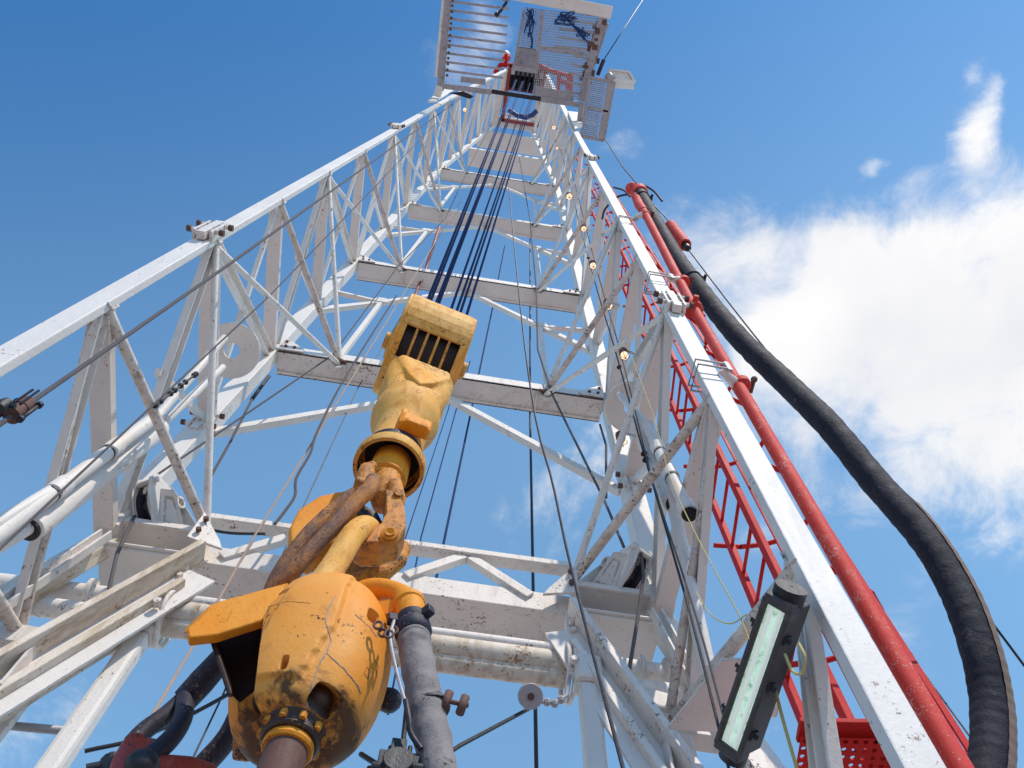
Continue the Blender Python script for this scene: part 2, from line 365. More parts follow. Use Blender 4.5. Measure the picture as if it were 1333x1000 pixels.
# side lattice
tot = 0
for sd in (-1, 1):
    ups = (sd, 0, 0)
    for i, z in enumerate(HF):
        w = .115 if i in (0, 1, 2, 4) else .095
        m = MB().chan(F(sd, z)+V((0, .05, 0)), B(sd, z)-V((0, .05, 0)), w, .045, (0, 0, 1)) if i % 2 else MB().bar(F(sd, z)+V((0, .05, 0)), B(sd, z)-V((0, .05, 0)), w*.85, .06, (0, 0, 1))
        part('side_strut', m, 'white', mast, .003)
    # broad zigzag: rear even node - front odd node - rear even node
    for k in range(1, len(HF), 2):
        for j in (k-1, k+1):
            if j >= len(HF): continue
            a = F(sd, HF[k])+V((0, .05, .03 if j > k else -.03)); b = B(sd, HF[j])+V((0, -.04, .05 if j < k else -.05))
            m = MB().chan(a, b, .10, .045, (-sd, 0, 0)); part('side_brace', m, 'white', mast, .003)
    # lowest panel
    zb = 2.27
    a = F(sd, HF[0])+V((0, .05, -.03)); b = B(sd, 2.75)
    part('side_brace', MB().chan(a, b, .09, .04, (-sd, 0, 0)), 'white', mast, .003)
    part('side_brace', MB().chan(F(sd, 2.27)+V((0, .04, -.05)), V((B(sd, 0).x, 2.3, .4)), .08, .04, (-sd, 0, 0)), 'white', mast, .003)
    part('side_brace', MB().chan(F(sd, 2.27)+V((0, .04, 0)), V((B(sd, 0).x, 1.9, 1.4)), .07, .03, (-sd, 0, 0)), 'white', mast, .003)
    # upper section
    zs = [20.233, 21.9, 23.6, 25.3, 27, 28.7, 30.4]
    for k, z in enumerate(zs):
        if k: part('side_strut', MB().bar(FN(sd, z), BN(sd, z), .09, .08, (0, 0, 1)), 'white', mast)
        if k < len(zs)-1:
            a, b = (FN(sd, z), BN(sd, zs[k+1])) if k % 2 else (BN(sd, z), FN(sd, zs[k+1]))
            part('side_brace', MB().bar(a, b, .10, .07, (sd, 0, 0)), 'white', mast)
    # round wind braces from the front leg to the knee points on the girts
KZ = {0: 3.75, 2: 6.41, 4: 9.84, 6: 14.4, 8: 20.1}
for sd in (-1, 1):
    def K(i): return V((XC+sd*(.965 if i == 0 else .86-.012*i), yB(KZ[i])-.03, KZ[i]))
    if sd == 1:
        def K(i): return V((XC+(.955 if i == 0 else .88-.012*i), yB(KZ[i])-.03, KZ[i]))
    for i in (0, 2, 4, 6, 8):
        for j in (i-1, i, i+1):
            if j < 0 or j >= len(HF): continue
            if sd == 1 and i == 0 and j == 1: pass
            a = F(sd, HF[j])+V((-sd*.03, .03, (j-i)*.02))
            r = .025 if j == i else .020
            mat = 'rustpipe' if j == i else 'dirty'
            k = K(i)+V((0, -.005, .03*(j-i)))
            part('knee_brace', MB().tube([a, k], r, 12), mat, mast)
        # shackle and clamp lump at the knee point
        if i:
            m = MB(); kk = K(i)
            m.ball(kk+V((0, -.02, -.01)), .035, 8, (1.3, .8, .8)); m.ball(kk+V((.03*sd, -.03, -.05)), .024, 8, (.7, .7, 1.7)); m.cyl(kk+V((0, -.03, -.03)), (1, .2, .3), .014, .13, 8)
            part('rope_clamp', m, 'rusty', mast)
            part('gusset', MB().plate([kk+V((-.07, .005, .05)), kk+V((.07, .005, .05)), kk+V((.03, .005, -.09)), kk+V((-.01, .005, -.11))], (0, .01, 0)), 'white', mast)
    # next knee point down
    k1 = V((XC+sd*1.30, 2.46, 2.78)) if sd > 0 else V((-1.70, 2.46, 2.80))
    part('knee_brace', MB().tube([F(sd, HF[0])+V((0, .03, -.05)), k1], .021, 12), 'rustpipe', mast)
    part('knee_brace', MB().tube([F(sd, 2.27)+V((-sd*.02, .03, 0)), k1], .026, 12), 'rustpipe', mast)
# rear face bracing
def rb(p, q, w=.06, mat='white', h=.05): part('rear_brace', MB().bar(p, q, w, h, (0, 1, 0)), mat, mast, .003)
for i, j in ((2, 1), (4, 3), (6, 5), (8, 7)):
    z1, z0 = HF[i], HF[j]
    for sd in (-1, 1):
        c = V((XC+sd*.06, yB(z1)+.12, z1-.03)); e = B(sd, z0)+V((-sd*.05, .05, 0)); rb(c, e, .062)
        if i > 2:
            mid = lerp(c, e, .62)
            rb(mid, B(sd, z0+.06)+V((-sd*.05, .05, .0)), .045)
            rb(mid, V((mid.x+sd*.02-.0, yB(HF[i-2])+.02, HF[i-2]+.12)), .045)
            rb(mid, B(sd, z0+.75)+V((0, .05, 0)), .045)
            part('gusset', MB().plate([mid+V((-.09, -.03, -.05)), mid+V((.09, -.03, -.05)), mid+V((.05, -.03, .09)), mid+V((-.05, -.03, .09))], (0, .012, 0)), 'white', mast)

# node plates with weld stains where the lattice meets the front legs
for sd in (-1, 1):
    for z in [2.27]+HF:
        c = F(sd, z)+V((-sd*.02, .028, 0)); part('node_plate', MB().plate([c+V((0, 0, -.12)), c+V((0, .07, -.07)), c+V((0, .07, .07)), c+V((0, 0, .12))], (.012, 0, 0)), 'dirty', mast, .002)
        w_ = MB().tube([F(sd, z)+V((-sd*.055, -.02, -.05)), F(sd, z)+V((-sd*.055, .02, -.01)), F(sd, z)+V((-sd*.055, .02, .05))], .007, 6); part('weld_bead', w_, 'rustpipe', mast)
# thin ties that fill the side panels
for sd in (-1, 1):
    for k in range(1, len(HF), 2):
        for j in (k-1, k+1):
            if j >= len(HF): continue
            a = B(sd, HF[k])+V((0, -.03, 0)); b = F(sd, HF[j])+V((0, .05, 0))
            part('side_tie', MB().bar(a, lerp(a, b, .55 if j < k else .98), .045, .03, (sd, 0, 0)), 'white', mast)
# welded end plates with bolts where girts meet the rear legs
for i, d, h in girts:
    for sd in (-1, 1):
        z = HF[i]; c = B(sd, z)+V((-sd*.07, -.075, 0))
        w_ = part('end_plate', MB().plate([c, c+V((-sd*.20, 0, 0)), c+V((-sd*.20, 0, .05)), c+V((-sd*.03, 0, .24)), c+V((0, 0, .24))], (0, .012, 0)), 'dirty', mast, .002)
        bb = MB()
        for q in ((-.05, .05), (-.12, .05), (-.03, .16)): bb.bolt(c+V((sd*q[0], -.008, q[1])), (0, -1, 0), .013, .014)
        parts('bolt', bb, 'rusty', w_)
# lowest rear girt: deep box beam
z = 3.47
m = MB().box(((-1.25+.60)/2, yB(z)+.13, z+.075), (1.85, .27, .15))
low = part('lower_girt', m, 'dirty', mast, .006)
m = MB().box(((-1.25+.60)/2, yB(z)+.245, z-.012), (1.84, .02, .024)); part('flange', m, 'dirty', low, .002)
# chord over the girt and its diagonals
ca, cb = V((-1.30, 2.47, 3.845)), V((.61, 2.47, 3.865))
part('chord', MB().bar(ca, cb, .07, .045, (0, 0, 1)), 'dirty', mast, .004)
for x0, x1 in ((-1.16, -.86), (-.86+.36, -.86), (-.13, -.03-.02), (-.03, .42)):
    pass
def gz(px, py): return ony(px, py, 2.47)
for a, b in (((288, 727), (372, 702)), ((528, 752), (604, 726)), ((612, 728), (690, 778))):
    part('chord_diagonal', MB().bar(gz(*a), gz(*b), .055, .04, (0, 1, 0)), 'dirty', mast, .003)
# gusset plates by the brackets, with bolts
for sd in (-1, 1):
    x0 = -1.29 if sd < 0 else .62
    pts = [V((x0, 2.36, 3.74)), V((x0, 2.36, 3.5)), V((x0-sd*.17, 2.40, 3.5)), V((x0-sd*.14, 2.40, 3.56))]
    w = part('bracket_gusset', MB().plate(pts, (0, .014, 0)), 'dirty', mast, .002)
    mb = MB()
    for pz in (3.66, 3.56): mb.bolt(V((x0-sd*.035, 2.355, pz)), (0, -1, 0), .014, .02)
    parts('bolt', mb, 'rusty', w)

# sheave brackets on both ends of the lowest girt
for sd in (-1, 1):
    xi = -1.275 if sd < 0 else .615
    xo = XL+.02 if sd < 0 else XR-.02
    cx = (xi+xo)/2; w = abs(xo-xi)
    m = MB()
    SH = .17
    m.box((cx, 2.36+SH, 3.665), (w, .22, .016))                 # shelf seen from below
    m.box((cx, 2.262+SH, 3.68), (w, .016, .05))                # front lip
    m.box((cx, 2.455+SH, 3.58), (w, .016, .17))                # web below the shelf
    m.box((cx, 2.60, 3.485), (w, .28, .016))               # lower flange
    m.box((cx, 2.45, 3.497), (w-.01, .02, .012))
    m.box((xi, 2.40+SH*.5, 3.60), (.014, .24, .13))               # end stiffener
    br = part('sheave_bracket', m, 'white', mast, .003)
    # twin side plates, turned a little inwards, with the sheave between them
    C = onz(208, 664, 3.86) if sd < 0 else onz(811, 748, 3.86)
    hd = V((sd*.5, -.866, 0)); nd = V((-sd*.866, -.5, 0)); ud = V((0, 0, 1))
    def P(a_, h_, z_): return C+nd*a_+hd*h_+ud*(z_-.02)
    pl = MB()
    pl.plate([P(.05, .15, -.05), P(.05, .19, .02), P(.05, .17, .09), P(.05, .05, .12), P(.05, -.06, -.02), P(.05, -.16, -.17), P(.05, .0, -.17)], nd*.012)
    pl.plate([P(-.05, .15, -.05), P(-.05, .19, .02), P(-.05, .17, .09), P(-.05, .05, .12), P(-.05, -.06, -.02), P(-.05, -.16, -.17), P(-.05, .0, -.17)], nd*.012)
    parts('side_plate', pl, 'white', br, .003)
    pl = MB().plate([P(.056, .10, .04), P(.13, .07, .02), P(.17, -.15, -.17), P(.056, -.05, -.17)], hd*.012); part('stiffener', pl, 'white', br, .003)
    pl = MB().plate([P(.056, -.02, .08), P(.10, -.02, .08), P(.26, -.18, -.17), P(.056, -.18, -.17)], hd*.012); part('stiffener', pl, 'white', br, .003)
    R0 = .145
    sh = MB().lathe(C-nd*.035, nd, [(.03, 0), (R0-.02, .004), (R0, .0), (R0+.004, .008), (R0-.035, .028), (R0-.035, .042), (R0+.004, .062), (R0, .07), (R0-.02, .066), (.03, .07)], 44)
    part('sheave', sh, 'bluesteel', br)
    for q in (-.036, .036):
        rm = MB().tube([C+nd*q+(hd*math.cos(t)+ud*math.sin(t))*(R0-.004) for t in [2*math.pi*k/36 for k in range(36)]], .006, 8, closed=True); part('rim', rm, 'dirty', br)
    ax = MB().lathe(C+nd*.05, nd, [(.034, 0), (.034, .08), (.022, .08), (.022, .03)], 24); part('axle', ax, 'dirty', br)
    ax = MB().cyl(P(0, .16, .03), nd, .016, .15, 12); part('keeper_pin', ax, 'dirty', br)

# round lug plates carrying the raising cylinders
for sd in (-1, 1):
    px = (292, 455) if sd < 0 else (818, 530)
    x = XL+.02 if sd < 0 else XR-.02
    c = onx(*px, x)
    c = V((x-sd*.0, c.y, c.z))
    m = MB(); n = 36; R1, R2 = .185, .052
    inner = V((-sd, 0, 0)).normalized()
    # horizontal-ish disc reaching inwards from the side frame
    a = V((1, 0, 0)); b = V((0, .93, -.36)).normalized(); cc = c+a*(-sd*.05 if sd < 0 else .02)
    nv = a.cross(b)
    vs = []; fs = []
    for q in (-.009, .009):
        for rr in (R1, R2):
            vs += [cc+nv*q+(a*math.cos(2*math.pi*k/n)+b*math.sin(2*math.pi*k/n))*rr for k in range(n)]
    for k in range(n):
        k2 = (k+1) % n
        fs += [(k, k2, n+k2, n+k), (2*n+k, 3*n+k, 3*n+k2, 2*n+k2), (k, 2*n+k, 2*n+k2, k2), (n+k, n+k2, 3*n+k2, 3*n+k)]
    m.add(vs, fs)
    part('lug_plate', m, 'white', mast, .002)

# legs of the base frame, solved as mirror pairs
def mirdir(l0, l1, r0, r1):
    nl = ray(*l0).cross(ray(*l1)); nr = ray(*r0).cross(ray(*r1))
    det = nl.y*nr.z-nl.z*nr.y
    a = (nl.x*nr.z-nl.z*(-nr.x))/det; b = (nl.y*(-nr.x)-nl.x*nr.y)/det
    return a, b
base = thing('mast_base_frame', 'mud-streaked white A-frame legs under the mast, spreading to both lower corners', 'support frame', (XC, 2.2, FLOOR))
a_, b_ = -0.271, -2.784
for sd in (-1, 1):
    S = V((-1.20, 2.40, 3.46)) if sd < 0 else V((.585, 2.40, 3.42))
    for off, ln in ((V((0, 0, 0)), 1.45), (V((0, .05, -.26)), 1.4)):
        p = S+off; q = p+V((sd, a_, b_))*ln
        m = MB().bar(p, q, .035, .13, (0, 1, .1)) if off.length == 0 else MB().bar(p, q, .035, .15, (0, 1, .1))
        part('leg_flange', m, 'streaked' if sd < 0 else 'dirty', base, .004)
    p = S+V((0, .03, -.13)); q = p+V((sd, a_, b_))*1.4
    part('leg_web', MB().bar(p, q, .26, .014, V((0, 1, .1))), 'white', base)
    for t in (.22, .42):
        c = lerp(p, q, t); part('stiffener', MB().bar(c+V((sd*.0, -.06, .0)), c+V((0, .06, 0)), .24, .012, V((sd, 0, 0))), 'white', base)
    # upright posts with a bevelled head
    T = V((-1.27, 2.5, 2.93)) if sd < 0 else V((.64, 2.42, 2.90))
    m = MB().bar(T, V((T.x, T.y, FLOOR)), .085, .085, (0, 1, 0)); m.bar(T+V((0, 0, .0)), T+V((0, 0, .16)), .12, .12, (0, 1, 0))
    part('post', m, 'white', base, .02)
    p2 = V((T.x+sd*.37, T.y+.02, 0))
    m = MB().bar(V((p2.x, p2.y, 2.75)), V((p2.x, p2.y, FLOOR)), .085, .085, (0, 1, 0)); part('post', m, 'white', base, .02)
    m = MB().bar(T+V((0, .02, .02)), V((p2.x, p2.y, 2.85)), .10, .10, (0, 1, 0)); part('cross_beam', m, 'white', base, .01)
    m = MB().bar(V((T.x+sd*.25, T.y, 2.8)), V((T.x+sd*.24, T.y, FLOOR)), .04, .04, (0, 1, 0)); part('thin_post', m, 'white', base, .004)
    for zz in (2.42, 2.12, 1.82, 1.52):
        part('rung', MB().tube([V((T.x, T.y+.03, zz)), V((p2.x, p2.y+.03, zz))], .016, 10), 'galv', base)
    # rear leg shoe running out and down
    st = V((XC+sd*1.40, 2.49, 3.62)); en = st+V((sd*.15, -.08, -.68))*2.4
    part('leg_shoe', MB().chan(st, en, .17, .07, (-sd*.25, 1, 0), .014), 'streaked' if sd < 0 else 'dirty', base, .004)
    st = V((XC+sd*1.33, 2.40, 3.46)); en = st+V((sd*.08, -.10, -.75))*1.25
    part('strut', MB().chan(st, en, .06, .045, (0, -1, .3)), 'dirty', base, .003)
    # low cross tubes
    x0 = -1.22 if sd < 0 else .62
    part('cross_tube', MB().tube([V((x0, 2.52, 3.06)), V((x0+sd*.9, 2.52, 3.06))], .045, 18), 'dirty', base)
    part('cross_tube', MB().tube([V((x0, 2.56, 3.24)), V((x0+sd*.9, 2.56, 3.22))], .05, 18), 'dirty', base)
    m = MB()
    for q in (.18, .30, .42): m.lathe(V((x0+sd*q, 2.56, 3.235)), (1, 0, 0), [(.05, 0), (.075, .003), (.075, .022), (.05, .025)], 24)
    parts('collar', m, 'dirty', base)
    part('stub_beam', MB().bar(V((XC+sd*1.27, 2.44, 2.74)), V((XC+sd*1.62, 2.44, 2.74)), .10, .09, (0, 1, 0)), 'dirty', base, .004)
    # hangers with teeth under the girt
    xh = -1.235 if sd < 0 else .59
    m = MB().box((xh, 2.46, 3.32), (.05, .05, .3)); 
    for zz in (3.2, 3.27, 3.34): m.bolt(V((xh, 2.43, zz)), (0, -1, 0), .017, .03)
    part('hanger', m, 'dirty', base, .003)
# plate on the right
pz = 2.45
pts = [onz(*p, pz) for p in ((940, 858), (968, 858), (954, 912), (936, 952), (868, 948))]
part('deck_plate', MB().plate(pts, (0, 0, .012)), 'white', base)

# telescoping pipe under the girt with end clamps
tp = thing('cross_pipe', 'large white pipe lying crosswise under the lowest mast beam, mud-splashed', 'pipe', (XC, 2.5, 3.08))
pl_, pr_ = V((-1.26, 2.50, 3.07)), V((.66, 2.50, 3.09))
m = MB().tube([pl_+V((.02, 0, .035)), pr_+V((-.08, 0, .035))], .064, 28); m.tube([pl_+V((.02, .02, -.028)), pr_+V((-.08, .02, -.028))], .045, 24); part('pipe_body', m, 'streaked', tp)
m = MB().tube([pl_+V((.02, -.04, .085)), pr_+V((-.1, -.04, .085))], .03, 16); part('upper_pipe', m, 'dirty', tp)
for x in (-1.225, .575):
    m = MB()
    for dx in (-.014, .014):
        m.tube([V((x+dx, 2.50+.115*math.cos(t), 3.075+.135*math.sin(t))) for t in [2*math.pi*k/30 for k in range(30)]], .011, 8, closed=True)
    m.bolt(V((x, 2.38, 3.0)), (0, -1, 0), .018, .03); part('clamp', m, 'dirty', tp)
part('inner_pipe', MB().box((.70, 2.50, 3.06), (.16, .11, .12)), 'dirty', tp, .01)
part('inner_pipe', MB().box((-1.32, 2.50, 3.06), (.16, .11, .12)), 'dirty', tp, .01)

# ------------------------------------------------------------------ raising cylinders
for sd in (-1, 1):
    if sd < 0:
        top = onx(292, 440, XL+.1); topb = onx(290, 478, XL+.12); bot = onx(-60, 745, XL+.02); mid = onx(205, 560, XL+.08); end = onx(40, 688, XL+.05)
        lab = 'white hydraulic raising cylinder with two rods on the left side frame'
    else:
        top = onx(805, 512, XR-.1); topb = onx(826, 540, XR-.1); mid = onx(842, 575, XR-.08); end = onx(878, 655, XR-.06); bot = onx(925, 905, XR-.02)
        lab = 'white hydraulic raising cylinder beside the lamp cable on the right side frame'
    cy = thing('hydraulic_cylinder', lab, 'hydraulic cylinder', bot, 'raising cylinders of the mast')
    ax = (end-mid).normalized()
    m = MB().lathe(mid, ax, [(.03, -.04), (.052, -.03), (.055, 0), (.055, (end-mid).length), (.05, (end-mid).length+.005), (.035, (end-mid).length+.01)], 32)
    part('barrel', m, 'white', cy)
    m = MB().lathe(end, ax, [(.045, -.002), (.045, .02)], 32); part('end_ring', m, 'black', cy)
    part('rod', MB().tube([topb, mid+(end-mid)*.1], .022, 16), 'white', cy)
    part('rod', MB().tube([end-(end-mid)*.1, bot], .03, 16), 'dirty', cy)
    off = V((-sd*.02, -.10, .03))
    part('guide_pipe', MB().tube([top, lerp(mid, end, .05)+off], .024, 16), 'white', cy)
    q1 = lerp(mid, end, .05)+off; q2 = lerp(mid, end, 1.3)+off
    part('guide_pipe', MB().tube([q1, q2], .033, 16), 'white', cy)
    part('guide_pipe', MB().tube([lerp(q1, q2, .55), bot+off], .024, 16), 'white', cy)
    m = MB()
    for t in (.3, .62, 1.0):
        c = lerp(q1, q2, t); m.lathe(c, ax, [(.034, 0), (.040, .005), (.040, .10), (.034, .105)], 24)
    parts('sleeve', m, 'dirty', cy)
    m = MB()
    for t in (.3, .62, 1.0):
        c = lerp(q1, q2, t); m.lathe(c+ax*.106, ax, [(.036, 0), (.036, .008)], 24)
    parts('rubber_ring', m, 'black', cy)

# ------------------------------------------------------------------ cables
def cable(pts, r, mat, label, cat='cable', name='cable', group=None, n=8, k=1):
    P_ = smoothpath(pts, k) if k > 1 else pts
    return tag(part(name, MB().tube(P_, r, n), mat), label, cat, group)
lt = lambda x, y: onx(x, y, -1.45)
guy = thing('clamped_wire_rope', 'thick wire rope with a rusty bolted clamp crossing the upper left of the mast', 'wire rope', lt(0, 552))
part('rope', MB().tube([lt(-60, 595), lt(30, 531), lt(290, 350), lt(600, 128)], .0085, 10), 'rope', guy)
c = lt(30, 530); d = (lt(60, 509)-lt(0, 552)).normalized(); c = c-d*.02
m = MB().lathe(c-d*.05, d, [(.0, 0), (.03, .002), (.03, .03), (.024, .034), (.024, .055), (.027, .058), (.027, .10), (.02, .11), (.008, .112)], 20); cl = part('clamp', m, 'rusty', guy)
m = MB(); a, b, _ = frame(d)
for s1 in (-1, 1):
    q = c+a*.036*s1; m.cyl(q-d*.01, d, .007, .13, 8); m.cyl(q+d*.05, d, .012, .016, 6); m.cyl(q-d*.06, d, .012, .016, 6)
    for k2 in (-1, 1): m.bar(c+b*.027*k2+a*.01*s1-d*.01, c+b*.027*k2+a*.01*s1+d*.1, .006, .006)
parts('clamp_bolt', m, 'black', cl)
cc2 = lt(5, 527); m2 = MB().lathe(cc2-d*.03, d, [(.02, 0), (.022, .02), (.016, .05)], 16); m2.cyl(cc2, a, .009, .07, 6); part('clamp_block', m2, 'black', guy)
cable([onx(-40, 752, -1.5), onx(350, 386, -1.5), onx(568, 160, -1.5)], .005, 'rope', 'thin wire rope running beside the left raising cylinder')
# turnbuckle chain along left cylinder
m = MB(); p0, p1 = onx(195, 535, -1.5), onx(262, 478, -1.5)
p0, p1 = onx(202, 528, -1.5), onx(255, 487, -1.5)
m.tube([p0, p1], .006, 8)
for t in (0, .12, .35, .45, .6, .72, .95, 1.0):
    m.ball(lerp(p0, p1, t), .016, 8)
tag(part('rope_clips', m, 'black'), 'short rope of dark clips between the two rods of the left cylinder', 'rope clips')
shL = V((XL+.255, 2.2, 4.06)); 
cable([onz(190, 628, 3.9), ony(432, 463, 2.40), ony(518, 347, 2.42), ony(580, 284, 2.42), ony(612, 215, 2.42), ony(640, 160, 2.1)], .0065, 'rope', 'wire rope from the left sheave up past the clamped knee points', 'wire rope', 'wire_rope')
cable([onz(186, 632, 3.88), onz(176, 670, 3.75), ony(152, 722, 2.36), ony(142, 768, 2.36)], .010, 'rope', 'twisted wire rope hanging under the left sheave', 'wire rope', 'wire_rope')
cable([onz(812, 712, 3.9), ony(787, 652, 2.40), ony(718, 512, 2.40), ony(700, 455, 2.40), ony(698, 375, 2.42), ony(690, 287, 2.42), ony(676, 205, 2.2)], .0085, 'rope', 'wire rope from the right sheave up past the clamped knee points', 'wire rope', 'wire_rope')
cable([onz(834, 716, 3.88), onz(838, 750, 3.7), ony(829, 812, 2.36), ony(817, 885, 2.36)], .009, 'rope', 'twisted wire rope hanging under the right sheave', 'wire rope', 'wire_rope')
cable([ony(690, 300, 2.95), ony(690, 540, 2.95), ony(699, 1040, 2.95)], .010, 'black', 'heavy dark vertical rope hanging behind the mast right of centre', 'rope', 'hanging_rope')
cable([ony(661, 230, 1.5), ony(683, 450, 1.5), ony(722, 640, 1.45), ony(745, 745, 1.4), ony(815, 1015, 1.3)], .005, 'black', 'thin dark line drooping in front of the lowest beam near the right sheave', 'line', 'thin_line', k=6)
cable([onx(572, 296, -.9), onx(554, 351, -.9), onx(534, 400, -.9)], .02, 'redold', 'dark red pipe behind the drilling lines above the travelling block', 'pipe', 'red_riser')
cable([ony(516, 385, 2.3), ony(452, 487, 2.3), ony(414, 560, 2.3), ony(404, 590, 2.3), ony(386, 622, 2.3), ony(384, 645, 2.3), ony(372, 664, 2.3), ony(358, 682, 2.3)], .008, 'rope', 'kinked dark rope hanging left of the yellow hook', 'rope', 'hanging_rope', k=5)
cable([ony(600, 262, 2.35), ony(535, 367, 2.35), ony(430, 538, 2.35), ony(330, 700, 2.35), ony(245, 852, 2.30), ony(190, 945, 2.2)], .006, 'ropelight', 'pale brown rope slanting from the upper mast to the lower left', 'rope', 'hanging_rope')
cable([ony(560, 350, 2.6), ony(467, 503, 2.6), ony(392, 666, 2.6), ony(290, 905, 2.5), ony(245, 1000, 2.4)], .004, 'black', 'thin wire left of the yellow hook, passing behind the swivel', 'wire', 'thin_wire')
cable([ony(657, 320, 2.75), ony(642, 397, 2.75), ony(579, 700, 2.75), ony(568, 752, 2.75)], .008, 'drill', 'dark blue wire rope right of the travelling block', 'wire rope', 'wire_rope')
cable([ony(600, 470, 2.65), ony(583, 535, 2.65), ony(528, 700, 2.65), ony(480, 900, 2.5)], .0035, 'drill', 'thin wire falling just right of the yellow block, nearer the hook', 'wire', 'thin_wire')
cable([ony(612, 470, 2.65), ony(592, 540, 2.65), ony(548, 700, 2.65), ony(505, 930, 2.5)], .0045, 'drill', 'thin blue wire falling right of the yellow hook, second from it', 'wire', 'thin_wire')
cable([ony(560, 815, 2.9), ony(600, 840, 2.9)], .008, 'black', 'short dark cable showing between the cross pipe and lowest beam', 'cable')
cable([ony(490, 760, 2.9), ony(560, 815, 2.9)], .008, 'black', 'dark cable end behind the gooseneck', 'cable')
cable([ony(110, 978, 2.2), ony(190, 958, 2.2), ony(290, 908, 2.2), ony(330, 880, 2.2)], .007, 'black', 'thin black cable behind the elevator links at lower left', 'cable', k=5)
cable([ony(560, 996, 2.3), ony(600, 970, 2.3), ony(690, 922, 2.5)], .008, 'black', 'black cable leading from the small white sheave block to lower left', 'cable')
cable([ony(265, 688, 2.46), ony(300, 694, 2.44), ony(345, 695, 2.45)], .008, 'black', 'black cable sagging below the chord by the left sheave bracket', 'cable', k=5)
cable([ony(220, 760, 2.7), ony(233, 735, 2.7), ony(242, 705, 2.7)], .012, 'drill', 'short blue rope behind the left base leg', 'rope', 'hanging_rope')
cable([ony(328, 520, 2.5), ony(300, 575, 2.5), ony(268, 632, 2.5)], .009, 'rope', 'wire rope slanting behind the left knee brace', 'wire rope', 'wire_rope')
cable([ony(350, 490, 2.5), ony(328, 520, 2.5)], .014, 'black', 'black rope socket under the left end of a girt', 'rope socket', 'rope_socket')
cable([ony(781, 553, 2.5), ony(789, 580, 2.5), ony(789, 648, 2.5)], .009, 'rope', 'dark rope hanging under the right end of a girt', 'rope', 'hanging_rope')
# lamp cable pair on the right side frame
rx = .93
for o_, r_, nm in ((0, .0055, 'outer'), (7, .0045, 'inner')):
    cable([onx(730+o_, 195, rx), onx(766+o_, 336, rx), onx(799+o_*.9, 450, rx), onx(838+o_*.3, 590, rx), onx(857+o_*.2, 655, rx), onx(900+o_, 805, rx), onx(951+o_*1.6, 1010, rx)], r_, 'black' if not o_ else 'rope',
          'dark cable running down the right side frame, %s one of the pair' % nm, 'cable', 'lamp_cable', 'cable pair on the right side frame', k=6)
for t in (): pass
m = MB()
for px, py in ((766, 336), (838, 590), (840, 598), (806, 478)): m.cyl(onx(px, py, rx), (.3, .2, 1), .014, .06, 8)
tag(part('cable_ties', m, 'black'), 'black tape wraps binding the cable pair on the right side frame', 'tape wraps')
yw = .80
cable([onx(822, 465, yw), onx(850, 540, yw), onx(872, 620, yw), onx(903, 690, yw), onx(940, 760, yw), onx(962, 800, yw), onx(975, 832, yw)], .002, 'ywire', 'thin yellow wire hanging down toward the fluorescent lamp', 'wire', 'yellow_wire', k=6)
cable([onx(905, 770, yw), onx(925, 800, yw), onx(950, 812, yw), onx(972, 800, yw)], .002, 'ywire', 'slack yellow wire loop left of the fluorescent lamp', 'wire', 'yellow_wire', k=6)
cable([onx(1022, 852, .9), onx(1032, 874, .9), onx(1044, 876, .9), onx(1048, 856, .9), onx(1040, 838, .9)], .004, 'ywire', 'curled yellow wire right of the fluorescent lamp', 'wire', 'yellow_wire', k=6)
cable([onx(1006, 885, .95), onx(1020, 940, .95), onx(1040, 1010, .95)], .005, 'ywire', 'yellow wire hanging below the fluorescent lamp beside the ladder', 'wire', 'yellow_wire', k=5)
# guy wires in the open
cable([onz(842, -8, 30), onz(786, 78, 18.7)], .012, 'black', 'guy wire running up from the platform corner out of the top', 'guy wire', 'guy_wire')
cable([onz(786, 78, 18.7), onz(778, 98, 18.65)], .04, 'black', 'dark turnbuckle where the guy wire meets the platform', 'turnbuckle', 'turnbuckle')
cable([onz(789, 183, 18.3), onz(811, 218, 14), onz(840, 252, 11)], .010, 'black', 'wire from the platform basket to the top of the hose', 'wire', 'thin_wire')
gw = [ray(846, 262)*8.6, ray(874, 292)*8.0, ray(894, 322)*7.4, ray(965, 415)*6.0, ray(1040, 508)*5, ray(1105, 587)*4.2, ray(1150, 636)*4.1, ray(1230, 732)*4.0, ray(1312, 838)*3.9, ray(1420, 985)*3.8]
cable(gw, .006, 'black', 'thin wire running alongside the black hose and through the red weight', 'wire', 'thin_wire', k=4)
cable([ray(1186, 850)*4.1, ray(1195, 866)*4, ray(1262, 958)*3.4, ray(1420, 1190)*2.4], .004, 'black', 'thin wire between the red standpipe and the black hose', 'wire', 'thin_wire')
wt = thing('wire_weight', 'small red cylinder weight on the wire right of the black hose top', 'weight', gw[2])
pa, pb = ray(872, 293)*7.98, ray(892, 319)*7.45
dv = (pb-pa).normalized()
part('weight_body', MB().lathe(pa, dv, [(.02, 0), (.052, .01), (.056, .05), (.056, (pb-pa).length), (.042, (pb-pa).length+.005), (.042, (pb-pa).length-.03)], 20), 'red', wt)
part('wire_ferrule', MB().lathe(pb, dv, [(.03, 0), (.03, .10), (.012, .11)], 10), 'black', wt)

